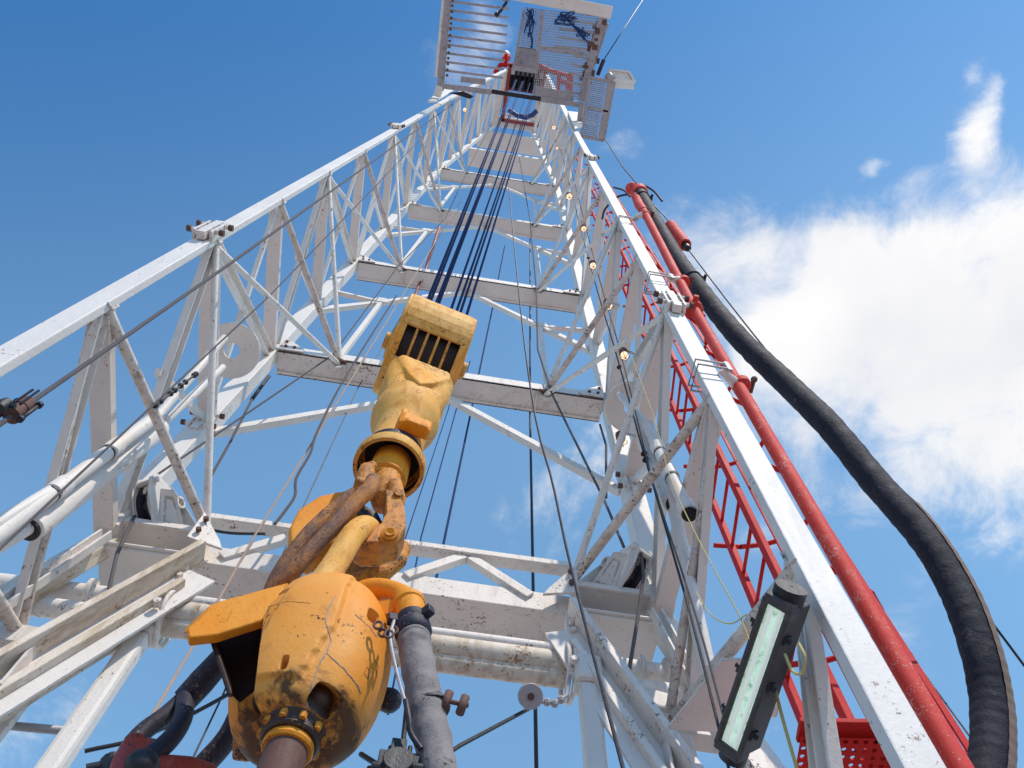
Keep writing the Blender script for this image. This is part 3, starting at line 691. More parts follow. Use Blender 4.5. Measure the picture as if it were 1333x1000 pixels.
# ------------------------------------------------------------------ standpipe and hose
sp = thing('standpipe', 'long red standpipe clamped to the outside of the right front leg', 'standpipe', (1.25, 1.4, FLOOR))
A = onx(1262, 1022, 1.25); Bq = onx(902, 400, 1.215); Ct = onx(838, 275, 1.24)
part('lower_pipe', MB().tube([A+(A-Bq)*.6, Bq], .030, 24), 'red', sp)
part('upper_pipe', MB().tube([Bq, Ct], [.031, .034], 24), 'red', sp)
du = (Ct-Bq).normalized()
m = MB(); c = Bq-du*.03
m.lathe(c, du, [(.034, -.03), (.055, -.028), (.055, .012), (.047, .02), (.047, .05), (.034, .055)], 28)
a, b, _ = frame(du)
for k in range(3):
    t = k*2.09+.5; v = a*math.cos(t)+b*math.sin(t); m.bar(c+v*.045, c+v*.085, .03, .035, du)
part('hammer_union', m, 'red', sp, .003)
# clamps with long U bolts round the leg
for (px, py, zz) in ((838, 262+20, 0), (880, 372, 0), (957, 505, 0)):
    c = lerp(A, Ct, 0); 
    # pipe point at this image height
    best = min((abs((lerp(A, Ct, t/400)).normalized().angle(ray(px, py).normalized())), t/400) for t in range(401))[1]
    c = lerp(A, Ct, best)
    lg = V((XR, yF(c.z), c.z))
    m = MB()
    m.lathe(c-du*.022, du, [(.030, 0), (.041, .002), (.041, .042), (.030, .044)], 24)
    cl = part('pipe_clamp', m, 'red', sp)
    m = MB().tube([lg+V((.065, -.05, 0)), lerp(lg, c, .5)+V((0, -.03, -.01)), c+V((-.035, 0, 0))], [.03, .02, .03], 12)
    part('clamp_arm', m, 'dirty', cl)
    m = MB()
    for dz in (-.035, .035):
        m.tube([lg+V((.10, -.066, dz)), lg+V((-.068, -.068, dz)), lg+V((-.072, .07, dz)), lg+V((.09, .07, dz))], .0065, 8)
    m.box(lg+V((.085, -.066, 0)), (.02, .012, .11)); part('u_bolt', m, 'galv', cl)
    m = MB(); m.cyl(c+V((.05, .0, 0)), (0, 1, 0), .012, .07, 8); m.ball(c+V((.055, -.03, .01)), .018, 8); part('clamp_bolt', m, 'rusty', cl)
# gooseneck head
top = ray(829, 250)*((8.75)/ray(829, 250).z)
hs = V((0, 0, 0))
HZ = [(833, 252, 8.75), (838, 262, 8.45), (855, 292, 7.6), (880, 335, 6.7), (915, 383, 5.85), (962, 440, 5.05), (1020, 496, 4.45), (1080, 555, 3.92), (1140, 628, 3.45), (1200, 695, 3.05), (1247, 770, 2.72), (1277, 850, 2.45), (1291, 925, 2.25), (1290, 1000, 2.05), (1275, 1080, 1.85)]
HP = [ray(x, y)*(z/ray(x, y).z) for x, y, z in HZ]
m = MB().tube([Ct, Ct+V((0, .0, .35)), lerp(Ct, HP[0], .6)+V((0, 0, .6)), HP[0]+V((0, 0, .25)), HP[0]+V((0, -.0, .02))], [.04, .045, .05, .058, .068], 18)
m.lathe(HP[0], (HP[1]-HP[0]), [(.068, -.10), (.084, -.09), (.084, .02), (.068, .03)], 24)
m.ball(HP[0]+V((-.05, .0, .3)), .07, 10)
part('gooseneck', m, 'red', sp)
hose = thing('rotary_hose', 'thick black rubber hose looping from the standpipe top to the right edge', 'hose', HP[-1])
path = smoothpath(HP, 22)
rr = []
for i, p in enumerate(path):
    t = i/len(path); rr.append(.066+.0008*math.sin(i*1.3)+.0022*noise.noise(p*5))
hm = MB().tube(path, rr, 40)
def wrinkle(mb, cen, amp, f):
    for i, p in enumerate(mb.v):
        mb.v[i] = p+(noise.noise_vector(p*f)*.6+noise.noise_vector(p*f*2.7+V((5, 1, 2)))*.5)*amp
wrinkle(hm, None, .004, 12)
part('hose_body', hm, 'rubber', hose)
# pale brown strip along one side of the hose
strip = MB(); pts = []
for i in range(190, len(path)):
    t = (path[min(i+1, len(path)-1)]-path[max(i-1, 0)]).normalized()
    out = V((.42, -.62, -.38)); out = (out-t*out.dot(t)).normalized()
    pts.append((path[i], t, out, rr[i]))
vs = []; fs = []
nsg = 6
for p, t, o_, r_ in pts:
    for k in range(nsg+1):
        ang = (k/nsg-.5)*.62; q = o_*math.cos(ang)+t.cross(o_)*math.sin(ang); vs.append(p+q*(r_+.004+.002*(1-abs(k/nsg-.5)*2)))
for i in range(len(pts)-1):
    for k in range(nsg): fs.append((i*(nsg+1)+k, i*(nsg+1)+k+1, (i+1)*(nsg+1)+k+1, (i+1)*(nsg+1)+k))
strip.add(vs, fs, True); part('pale_strip', strip, 'strip', hose)
for idx in (16, 80):
    m = MB().lathe(path[idx]-(path[idx+1]-path[idx-1]).normalized()*.015, path[idx+1]-path[idx-1], [(.067, 0), (.075, .004), (.075, .026), (.067, .03)], 24)
    m.ball(path[idx]+V((.08, .0, .05)), .035, 8); m.cyl(path[idx]+V((.10, 0, .05)), (0, 1, .2), .012, .10, 8); part('hose_clamp', m, 'black' if idx == 8 else 'rubber', hose)
for q in ([ray(832, 243)*9.2, ray(850, 247)*9.0, ray(862, 258)*8.7, ray(862, 266)*8.6], [ray(785, 283)*9.3, ray(790, 268)*9.4, ray(805, 255)*9.4, ray(820, 253)*9.3], [ray(792, 240)*9.6, ray(806, 244)*9.5, ray(820, 253)*9.3]):
    pass
cable([ray(819, 246)*9.0, ray(832, 240)*9.0, ray(850, 248)*8.9, ray(862, 262)*8.7], .012, 'black', 'black safety cable bent over the hose top', 'cable', k=6)
cable([ray(784, 285)*9.2, ray(788, 272)*9.3, ray(803, 257)*9.3, ray(818, 253)*9.2], .012, 'black', 'black cable loop tied around the right front leg beside the hose top', 'cable', k=6)
cable([ray(799, 244)*9.4, ray(812, 248)*9.3, ray(820, 256)*9.1], .011, 'black', 'short black cable stub behind the hose top', 'cable', k=6)

# ------------------------------------------------------------------ ladder with cage
lad = thing('caged_ladder', 'red ladder with safety cage behind the right side of the mast', 'ladder', (1.62, 2.4, FLOOR))
ldir0 = onx(1080, 950, 1.66); ldir1 = onx(887, 520, 1.66); ldir2 = onx(760, 225, 1.66)
lx, ly = 1.66, 2.40
sidev = V((.05, .34, 0)); yl, yr = V((lx-.02, ly-.17, 0)), V((lx+.02, ly+.19, 0))
zt = 24.0; zb = 1.1
for q in (yl, yr):
    part('rail', MB().bar(q+V((0, 0, zb)), q+V((0, 0, zt)), .035, .05, (0, 1, 0)), 'redlad', lad, .003)
rung = MB()
zz = zb+.15
rungs = []
while zz < 13 and len(rungs) < 60:
    rungs.append(zz); zz += .3 if zz < 8 else .4
for z0 in rungs:
    part('rung', MB().tube([yl+V((0, 0, z0)), yr+V((0, 0, z0))], .011, 8), 'redlad', lad)
hz = 2.5; k = 0
hoops = []
while hz < 22:
    pts = [V((lx+.55*math.sin(t)*1.0, ly+.01+.32*-math.cos(t), hz)) for t in [math.pi*j/10 for j in range(11)]]
    m = MB()
    for i in range(10): m.bar(pts[i], pts[i+1]+(pts[i+1]-pts[i])*.05, .03, .012, (0, 0, 1))
    part('cage_hoop', m, 'redlad', lad); hz += 1.15
for t in (.25, .5, .75):
    q = V((lx+.55*math.sin(math.pi*t), ly-.32*math.cos(math.pi*t), 0))
    part('cage_strap', MB().bar(q+V((0, 0, 2.5)), q+V((0, 0, 21.5)), .03, .012, (0, 1, 0)), 'redlad', lad)
# perforated red step at the ladder foot
st = thing('ladder_landing', 'small red landing plate with rows of round holes at the ladder foot', 'landing', onz(1095, 985, 2.15))
c0 = onz(1050, 966, 2.15); c1 = onz(1138, 968, 2.15)
m = MB()
bm = bmesh.new()
ex = (c1-c0); ex.z = 0; L = ex.length; ex.normalize(); ey = V((-ex.y, ex.x, 0)); ey = ey if ey.y > 0 else -ey
nx, ny = 9, 8; cw = L*1.35/nx; o0 = c0-ex*L*.1-ey*.02
for i in range(nx):
    for j in range(ny):
        o = o0+ex*(i*cw)+ey*(j*cw); cc = o+ex*cw/2+ey*cw/2; n = 12; r = cw*.27
        sq = []; 
        for k in range(n):
            t = 2*math.pi*k/n+math.pi/12; x_, y_ = math.cos(t), math.sin(t); s_ = 1/max(abs(x_), abs(y_)); sq.append((x_*s_*cw/2, y_*s_*cw/2, x_*r, y_*r))
        vs = [cc+ex*a+ey*b for a, b, _, _ in sq]+[cc+ex*a+ey*b for _, _, a, b in sq]+[cc+ex*a+ey*b+V((0, 0, .006)) for _, _, a, b in sq]
        m.add(vs, [(k, (k+1) % n, n+(k+1) % n, n+k) for k in range(n)]+[(n+k, n+(k+1) % n, 2*n+(k+1) % n, 2*n+k) for k in range(n)])
part('perforated_plate', m, 'redlad', st)
m = MB().bar(o0+V((0, 0, .03)), o0+ex*nx*cw+V((0, 0, .03)), .02, .09, (0, 1, 0)); m.bar(o0+ey*ny*cw+V((0, 0, .03)), o0+ex*nx*cw+ey*ny*cw+V((0, 0, .03)), .02, .09, (0, 1, 0))
m.bar(o0+ex*nx*cw+V((0, 0, .03)), o0+ex*nx*cw+ey*ny*cw+V((0, 0, .03)), .02, .09, (1, 0, 0)); part('edge_frame', m, 'redlad', st, .003)

# ------------------------------------------------------------------ drilling line, block, hook, swivel
crown_c = onz(684, 113, CROWNZ)
BLK = V((XC-.02, 1.665, 4.62)); YAW = math.radians(14)
bx = V((math.cos(YAW), math.sin(YAW), 0)); by = V((-math.sin(YAW), math.cos(YAW), 0)); bz = V((0, 0, 1))
tb = thing('travelling_block', 'pale yellow travelling block with black slotted window, hanging at the picture centre', 'travelling block', BLK-V((0, 0, .45)))
def bl(x, y, z): return BLK+bx*x+by*y+bz*z
R = .31; W2 = .185; RW = .03
# wrap-round guard: a stadium shell split into strips, with the window left open at the lower front
def prof(t, r=R):   # t degrees, 0 = towards the camera, 90 = up
    a = math.radians(t); return (-math.cos(a)*r, math.sin(a)*r)
def shell(t0, t1, x0, x1, th=.022, n=14):
    vs = []; fs = []
    for i in range(n+1):
        t = t0+(t1-t0)*i/n
        yo, zo = prof(t); yi, zi = prof(t, R-th)
        vs += [bl(x0, yo, zo), bl(x1, yo, zo), bl(x1, yi, zi), bl(x0, yi, zi)]
    for i in range(n):
        for k in range(4): fs.append((i*4+k, i*4+(k+1) % 4, (i+1)*4+(k+1) % 4, (i+1)*4+k))
    fs += [(0, 1, 2, 3), (n*4+3, n*4+2, n*4+1, n*4)]
    return vs, fs
m = MB()
for t0, t1, x0, x1 in ((-45, 110, -W2, W2), (-150, -118, -W2, W2), (-119, -44, -W2, -W2+.03), (-119, -44, W2-.03, W2)):
    vs, fs = shell(t0, t1, x0, x1); m.add(vs, fs, False)
part('guard', m, 'pale', tb, .006)
m = MB()
for s_ in (-1, 1):
    n = 40; o1 = []; 
    for k in range(n):
        yo, zo = prof(360*k/n, R*.985); o1.append((yo, zo))
    m.plate([bl(s_*(W2+.004), y_, z_) for y_, z_ in o1], bx*.03)
parts('cheek_plate', m, 'pale', tb, .008)
m = MB()
for s_ in (-1, 1):
    m.lathe(bl(s_*(W2+.015), 0, 0), bx*s_, [(.11, 0), (.10, .02), (.05, .025), (.05, .05), (.0, .052)], 28)
parts('pin_boss', m, 'pale', tb)
m = MB()
for k in range(5):
    x = -.136+k*.068
    m.lathe(bl(x-.026, 0, 0), bx, [(.03, 0), (.22, .004), (.235, .0), (.24, .006), (.21, .022), (.21, .03), (.24, .046), (.235, .052), (.22, .048), (.03, .052)], 36); part('sheave', m, 'black', tb); m = MB()
m = MB(); m.plate([bl(0, *prof(t, R-.055)) for t in range(-150, 110, 10)]+[bl(0, .05, -.05)], bx*.33); 
part('inner_case', m, 'black', tb)
for k in range(4):
    x = -.093+k*.062
    p0 = [bl(x, *prof(t, R-.012)) for t in (-43, -60, -80, -100, -120)]
    part('slot_rod', MB().tube(p0, .0075, 8), 'pale', tb)
# bottom lugs and blocks
m = MB()
for s_ in (-1, 1):
    m.box(bl(s_*.145, -.0, -.32), (.07, .10, .05), (bx, by, bz)); m.box(bl(s_*.165, .10, -.30), (.05, .12, .06), (bx, by, bz))
    m.box(bl(s_*.10, .05, -.315), (.05, .14, .04), (bx, by, bz)); m.cyl(bl(s_*.15, .02, -.35), bx, .014, .08, 8)
parts('keeper_block', m, 'pale', tb, bevel=.008)
# fast lines: 8 strands
strands = [(554, 398, 653, 150, -.17), (558, 399, 655, 150, -.165), (566, 400, 663, 150, -.12), (569, 401, 665, 150, -.115), (585, 409, 672, 160, -.03), (592, 412, 680, 158, .03), (597, 414, 682, 158, .06), (605, 418, 687, 150, .12)]
ord_ = ['first', 'second', 'third', 'fourth', 'fifth', 'sixth', 'seventh', 'eighth']
for i, (x0, y0, x1, y1, lx_) in enumerate(strands):
    p = bl(lx_, -.20+.0*i, .20); p = ray(x0, y0); p = p*(5.02/p.z)
    q = ray(x1, y1)
    # strand in the plane through the sheave groove and crown
    cx_ = crown_c+V(((i-3.5)*.09, -.2, -.2))
    d_ = (ray(x0, y0).cross(ray(x1, y1))).normalized()
    cx_ = cx_-d_*cx_.dot(d_)
    lo = p+(p-cx_).normalized()*.10
    tag(part('drilling_line', MB().tube([lo, cx_], (.009 if i not in (0, 2) else .0105), 8), 'drill'), 'greased dark blue drilling line above the travelling block, %s from the left' % ord_[i], 'drilling line', 'drilling lines')

# crown block
cb_ = thing('crown_block', 'red framed crown block with dark sheaves at the very top of the mast', 'crown block', crown_c)
m = MB()
for s_ in (-1, 1): m.box(crown_c+V((s_*.62, .3, 0)), (.12, 1.9, .35))
m.box(crown_c+V((0, -.6, 0)), (1.3, .12, .35)); m.box(crown_c+V((0, .15, .25)), (1.2, .10, .3)); m.box(crown_c+V((0, 1.2, 0)), (1.3, .12, .35))
part('frame', m, 'redold', cb_, .01)
m = MB()
for k in range(6): m = MB().lathe(crown_c+V((-.42+k*.155, -.25, 0)), (1, 0, 0), [(.05, 0), (.42, .01), (.45, 0), (.40, .04), (.45, .08), (.42, .07), (.05, .08)], 28); part('sheave', m, 'bluesteel', cb_)
m = MB().box(crown_c+V((0, -.25, .5)), (1.15, .9, .06)); part('cover', m, 'black', cb_)
part('catwalk', MB().box(crown_c+V((0, 1.0, -.25)), (1.1, .1, .1)), 'dirty', cb_)
# crown girts and red handrails
for z_ in (CROWNZ,):
    part('crown_girt', MB().bar(crownF[-1], crownF[1], .3, .25, (0, 1, 0)), 'white', mast, .02)
    for sd in (-1, 1): part('crown_girt', MB().bar(crownF[sd], crownB[sd], .25, .25, (0, 0, 1)), 'white', mast, .02)
rl = thing('crown_handrail', 'red handrail around the crown deck beyond the working platform', 'handrail', onz(720, 100, 31.5))
m = MB()
for seg in (((644, 96), (652, 84), (672, 86)), ((700, 84), (715, 92), (745, 100), (741, 118)), ((741, 100), (738, 128), (720, 125)), ((742, 108), (728, 106))):
    m.tube([onz(a, b, 31.4) for a, b in seg], .085, 8)
parts('rail', m, 'redlad', rl)
m = MB()
for a, b in (((658, 84), (659, 70)), ((744, 100), (742, 130)), ((728, 96), (726, 128))): m.tube([onz(*a, 31.4), onz(*b, 31.4)], .06, 8)
parts('rail_post', m, 'redlad', rl)
bc = thing('aviation_beacon', 'small red and white beacon light on the crown left of centre', 'beacon', onz(658, 78, 32))
part('beacon_body', MB().lathe(onz(658, 80, 32)-V((0, .1, 0)), (0, -.2, 1), [(.10, 0), (.16, .1), (.16, .4), (.08, .5)], 16), 'red', bc)
part('beacon_base', MB().lathe(onz(658, 72, 32), (0, -.2, 1), [(.13, 0), (.13, .22), (.09, .28)], 16), 'white', bc)
# blue canvas curtain loop under the crown
pp = [onz(x, y, 26) for x, y in ((662, 143), (672, 150), (684, 153), (693, 150), (699, 144))]
m = MB()
for i in range(4): m.plate([pp[i], pp[i+1], pp[i+1]+V((0, 0, .5)), pp[i]+V((0, 0, .5))], (0, .04, 0))
m.tube([p for p in pp], .07, 10); tag(part('rope_guard', m, 'navy'), 'dark blue curved guard around the drilling lines below the crown', 'rope guard')

# ------------- hook
hk = thing('hook_assembly', 'yellow hook and spring housing hanging under the travelling block', 'hook', (XC, 1.66, 2.35))
AX = V((XC-.005, 1.665, 0))
def ap(z, dx=0, dy=0): return V((AX.x+dx, AX.y+dy, z))
zz = lambda z: z if z < 3.3 else 3.3+(z-3.3)*.61
m = MB()
pr_h = [(.128, 3.30), (.132, 3.165), (.148, 3.16), (.152, 3.175), (.152, 3.215), (.135, 3.235), (.122, 3.27), (.118, 3.4), (.118, 3.62), (.128, 3.72), (.156, 3.82), (.163, 3.92), (.160, 4.05), (.145, 4.22), (.125, 4.36), (.115, 4.5), (.10, 4.70)]
m.lathe(ap(0), (0, 0, 1), [(r_, zz(z_)) for r_, z_ in pr_h], 56)
sh_ = part('spring_housing', m, 'pale', hk)
m = MB().lathe(ap(0), (0, 0, 1), [(.01, 3.290), (.1305, 3.290), (.1305, 3.175)], 48); m.f = [f for f in m.f if len(f) == 4]; m.sm = [True]*len(m.f)
m.lathe(ap(0), (0, 0, 1), [(.131, 3.285), (.131, 3.295)], 48)
part('housing_mouth_shade', m, 'black', sh_)  # black lining and disc paint in the dark of the housing's inside
# saddle fanning up to the block
m = MB()
Z = lambda x, y, z: ap(0)+bx*x+by*y+bz*zz(z)
m.plate([Z(-.15, -.09, 4.62), Z(-.13, -.10, 4.70), Z(.13, -.10, 4.70), Z(.15, -.09, 4.62), Z(.06, -.13, 4.2), Z(0, -.14, 4.05), Z(-.06, -.13, 4.2)], by*.07)
m.tube([Z(-.12, -.06, 4.68), Z(-.10, -.05, 4.4), Z(-.05, -.04, 4.0)], [.06, .075, .09], 16); m.tube([Z(.12, -.06, 4.68), Z(.10, -.05, 4.4), Z(.05, -.04, 4.0)], [.06, .075, .09], 16)
m.tube([Z(-.12, .04, 4.68), Z(-.10, .04, 4.4), Z(-.05, .03, 4.0)], [.06, .075, .09], 16); m.tube([Z(.12, .04, 4.68), Z(.10, .04, 4.4), Z(.05, .03, 4.0)], [.06, .075, .09], 16)
m.cyl(Z(0, -.10, 4.66), bx, .035, .26, 16)
part('saddle', m, 'pale', hk, remesh=.008, smooth_it=12)
# latch box on the housing
m = MB(); m.box(Z(.045, -.135, 3.42), (.13, .05, .11), (bx, by, bz)); m.box(Z(.045, -.15, 3.36), (.10, .05, .04), (bx, by, bz)); m.box(Z(-.02, -.125, 3.47), (.03, .05, .16), (bx, by, bz))
part('lock_box', m, 'yellow', hk, remesh=.008, smooth_it=2)
# inner ring and shank
m = MB().lathe(ap(0, .005), (0, 0, 1), [(.03, 3.24), (.080, 3.24), (.084, 3.10), (.080, 3.07), (.068, 3.065), (.066, 3.04), (.04, 3.04)], 40); part('shank_ring', m, 'yellow', hk)
def hpt(px, py, y): return ony(px, py, y)
m = MB()
m.tube([hpt(506, 618, 1.66), hpt(502, 636, 1.65), hpt(499, 652, 1.66), hpt(497, 664, 1.68)], [.058, .060, .052, .034], 20)
m.tube([hpt(514, 630, 1.60), hpt(516, 650, 1.60), hpt(512, 672, 1.60)], [.03, .036, .03], 14)
part('shank', m, 'hook', hk, remesh=.006, smooth_it=2)
m = MB()
m.tube([hpt(478, 610, 1.55), hpt(475, 628, 1.55), hpt(470, 650, 1.55)], [.030, .040, .028], 16)
m.ball(hpt(484, 607, 1.55), .022, 12); m.cyl(hpt(477, 632, 1.53), (1, .2, 0), .022, .09, 14)
part('link_ear', m, 'hook', hk, remesh=.005, smooth_it=2)
m = MB(); m.ball(hpt(517, 647, 1.57), .026, 14); m.cyl(hpt(517, 647, 1.55), (.2, -1, -.2), .018, .05, 12); part('lock_knob', m, 'hook', hk)
# main hook: flat-sided sweeping C with a thick rim
m = MB()
prf = [(500, 652), (518, 656), (525, 676), (527, 700), (518, 714), (492, 722), (470, 722), (458, 714), (478, 706), (494, 697), (501, 682)]
m.plate([hpt(x, y, 1.59) for x, y in prf], (0, .10, 0))
hb = part('hook_body', m, 'hook', hk, remesh=.005, smooth_it=3)
m = MB(); cbo = hpt(508, 699, 1.535)
m.lathe(cbo, (-.1, -1, -.35), [(.036, 0), (.036, .008), (.027, .010), (.027, .018), (.016, .020), (.016, .028), (.004, .022)], 28); part('hinge_pin', m, 'yellow', hb)
m = MB().tube([hpt(470, 664, 1.63), hpt(482, 676, 1.63), hpt(492, 690, 1.64), hpt(484, 706, 1.70)], [.022, .034, .030, .04], 14); part('throat_shade', m, 'black', hk)  # solid black tube standing in for the shaded gap behind the hook
# left horn plate behind the links
m = MB().plate([hpt(450, 652, 1.80), hpt(415, 658, 1.80), hpt(388, 676, 1.80), hpt(375, 702, 1.80), hpt(378, 724, 1.80), hpt(400, 735, 1.80), hpt(440, 715, 1.80), hpt(470, 680, 1.80)], (0, .10, 0)); part('horn', m, 'yellow', hk, remesh=.009, smooth_it=5)
# lower jaw
m = MB().tube([hpt(527, 712, 1.78), hpt(518, 730, 1.77), hpt(496, 746, 1.77), hpt(468, 758, 1.78), hpt(435, 760, 1.80)], [.026, .034, .036, .036, .03], 18)
m.plate([hpt(x, y, 1.85) for x, y in ((500, 716), (524, 706), (530, 722), (505, 750), (488, 772), (470, 778), (450, 765), (430, 740), (455, 722))], (0, .07, 0))
part('lower_jaw', m, 'hook', hk, remesh=.006, smooth_it=2)

# ------------- elevator links (two dark bars)
def link(pts, rs, label):
    t = thing('elevator_link', label, 'elevator link', pts[-1], 'pair of long elevator links')
    P_ = smoothpath(pts, 6); R_ = []
    for i in range(len(P_)):
        k_ = min(i//6, len(rs)-2); f_ = i/6-k_; R_.append((rs[k_]*(1-f_)+rs[k_+1]*f_)*(1+.03*noise.noise(P_[i]*9)))
    c_ = 6*5-2
    part('upper_bar', MB().tube(P_[:c_+1], R_[:c_+1], 20), 'greasebar', t)
    part('lower_bar', MB().tube(P_[c_:], R_[c_:], 20), 'bluesteel', t)
    return t
l1 = link([hpt(486, 625, 1.50), hpt(480, 638, 1.49), hpt(462, 655, 1.50), hpt(430, 690, 1.52), hpt(385, 740, 1.56), hpt(345, 790, 1.64), hpt(300, 845, 1.74), hpt(262, 888, 1.82), hpt(240, 912, 1.86)], [.028, .03, .029, .027, .027, .028, .034, .040, .037], 'grease-dark elevator link in front, upper of the two bars left of the swivel')
for e, nm in (([hpt(242, 908, 1.86), hpt(215, 932, 1.86), hpt(190, 950, 1.86), hpt(172, 968, 1.86)], 'eye_arm'), ([hpt(242, 908, 1.84), hpt(238, 935, 1.80), hpt(222, 962, 1.78), hpt(196, 985, 1.78), hpt(180, 1000, 1.78)], 'eye_arm')):
    part(nm, MB().tube(smoothpath(e, 5), .026, 14), 'bluesteel', l1)
l2 = link([hpt(466, 640, 1.66), hpt(455, 648, 1.66), hpt(425, 672, 1.68), hpt(390, 708, 1.70), hpt(355, 765, 1.75), hpt(335, 850, 1.86), hpt(305, 945, 1.95), hpt(262, 1000, 2.0), hpt(240, 1025, 2.02)], [.028, .029, .028, .027, .027, .03, .033, .033, .033], 'grease-dark elevator link behind, passing down behind the swivel to the bottom edge')
# bar that carries link ends: dark part seen lower left
el = thing('pipe_elevator', 'chipped red pipe elevator hanging in the links at the lower left edge', 'pipe elevator', hpt(190, 1010, 1.8))
m = MB(); m.ball(hpt(190, 985, 1.82), .058, 18, (1, .8, .8)); m.tube([hpt(170, 975, 1.75), hpt(160, 995, 1.73), hpt(158, 1020, 1.72)], [.028, .03, .028], 14)
m.tube([hpt(200, 1000, 1.80), hpt(245, 1003, 1.84), hpt(275, 1010, 1.88)], [.035, .035, .03], 14)
m.tube([hpt(172, 972, 1.74), hpt(178, 968, 1.72)], .03, 14)
part('elevator_body', m, 'redold', el, remesh=.007, smooth_it=3)
m = MB().tube([hpt(112, 1002, 1.8), hpt(140, 996, 1.8), hpt(165, 992, 1.8)], .014, 12); m.tube([hpt(146, 990, 1.8), hpt(148, 1008, 1.8)], .03, 12); part('handle', m, 'black', el)
m = MB(); m.ball(hpt(185, 996, 1.70), .04, 12); part('bore', m, 'black', el)

# ------------- swivel
sw = thing('swivel', 'big yellow rotary swivel filling the lower middle, scarred and greasy at its base', 'swivel', (XC-.04, 1.66, 1.6))
SY = 1.61
SA = math.radians(-6)
sx_ = V((math.cos(SA), math.sin(SA), 0)); sy_ = V((-math.sin(SA), math.cos(SA), 0))
SO = V((XC-.004, SY, 0))
def sl(x, y, z): return SO+sx_*x+sy_*y+bz*z
def spt(px, py, y): return ony(px, py, y)
m = MB(); n = 128
rows = [(1.585, .075, .07), (1.592, .11, .10), (1.615, .14, .12), (1.66, .17, .13), (1.74, .192, .14), (1.84, .20, .145), (1.94, .195, .145), (2.02, .172, .135), (2.09, .135, .115), (2.13, .09, .08), (2.145, .03, .03)]
fine = smoothpath([(a_, b_, c_) for a_, b_, c_ in rows], 6)
vs = []; fs = []
for q_ in fine:
    z, rx_, ry_ = q_
    for k in range(n):
        t = 2*math.pi*k/n; c_, s_ = math.cos(t), math.sin(t)
        e = .82
        X = abs(c_)**e*(1 if c_ > 0 else -1)*rx_; Y = abs(s_)**e*(1 if s_ > 0 else -1)*ry_
        if s_ < 0:
            Y *= 1.22                                    # the casting is fuller towards the front
            u_ = max(0, min(1, (z-1.63)/.4)); xl_ = -.135+.045*u_; xr_ = .015+.055*min(1, u_*2)-.02*max(0, u_-.6)
            if xl_ < X < xr_ and 1.64 < z < 2.12: Y -= .013   # raised front panel
        vs.append(sl(X, Y, z))
L_ = len(fine)
for i in range(L_-1):
    for k in range(n): fs.append((i*n+k, i*n+(k+1) % n, (i+1)*n+(k+1) % n, (i+1)*n+k))
fs.append(tuple(range(n))[::-1]); fs.append(tuple(range((L_-1)*n, L_*n)))
m.add(vs, fs, True)
m.tube([spt(392, 796, 1.53), spt(402, 776, 1.53)], [.082, .066], 24)
# shoulder for gooseneck
m.tube([sl(.06, .0, 2.02), sl(.12, .0, 2.08), sl(.15, .0, 2.10)], [.08, .06, .05], 18)
body = part('body', m, 'body', sw, remesh=.0042, smooth_it=4)
# pockets cut into the casting
def cutter(pts, th):
    cm = MB().plate(pts, th); me = bpy.data.meshes.new('cut'); 
    return cm
bpy.context.view_layer.update(); dgm = bpy.context.evaluated_depsgraph_get()
me_eval = bpy.data.meshes.new_from_object(body.evaluated_get(dgm)); body.modifiers.clear(); body.data = me_eval
from mathutils.bvhtree import BVHTree
bvh0 = BVHTree.FromPolygons([v.co+sw.location for v in me_eval.vertices], [tuple(p.vertices) for p in me_eval.polygons])
floors = []
cut = MB()
def wedge(cx, cy, z, w, h, dep, ax_, rot=0):
    """rounded pocket cutter looking along ax_"""
    a, b, d = frame(V(ax_)); p = []
    for k in range(16):
        t = 2*math.pi*k/16; e = .6
        u = abs(math.cos(t))**e*(1 if math.cos(t) > 0 else -1)*w/2; v_ = abs(math.sin(t))**e*(1 if math.sin(t) > 0 else -1)*h/2
        u, v_ = u*math.cos(rot)-v_*math.sin(rot), u*math.sin(rot)+v_*math.cos(rot)
        p.append(sl(cx, cy, z)+a*u+b*v_)
    cut.plate(p, d*dep)
def pocket(px, py, y, w, h, dep, axv, rot=0):
    dr = ray(px, py).normalized(); q0_ = bvh0.ray_cast(V((0, 0, 0)), dr)
    c = q0_[0]; d = (-q0_[1]*(1 if q0_[1].dot(dr) < 0 else -1)).normalized(); a, b, d = frame(d); p = []; floors.append((c+d*dep*.42, max(w, h)*.5))
    for k in range(20):
        t = 2*math.pi*k/20; e = .6
        u = abs(math.cos(t))**e*(1 if math.cos(t) > 0 else -1)*w/2; v_ = abs(math.sin(t))**e*(1 if math.sin(t) > 0 else -1)*h/2
        u, v_ = u*math.cos(rot)-v_*math.sin(rot), u*math.sin(rot)+v_*math.cos(rot)
        p.append(c+a*u+b*v_)
    cut.plate(p, d*dep)
pocket(370, 862, 1.41, .020, .045, .12, (0, 1, .2))
pocket(425, 912, 1.47, .085, .07, .15, (-.15, 1, .6), .1)
pocket(320, 918, 1.56, .06, .085, .16, (.6, 1, .4), .2)
pocket(487, 803, 1.55, .045, .06, .12, (-.9, .7, .2))
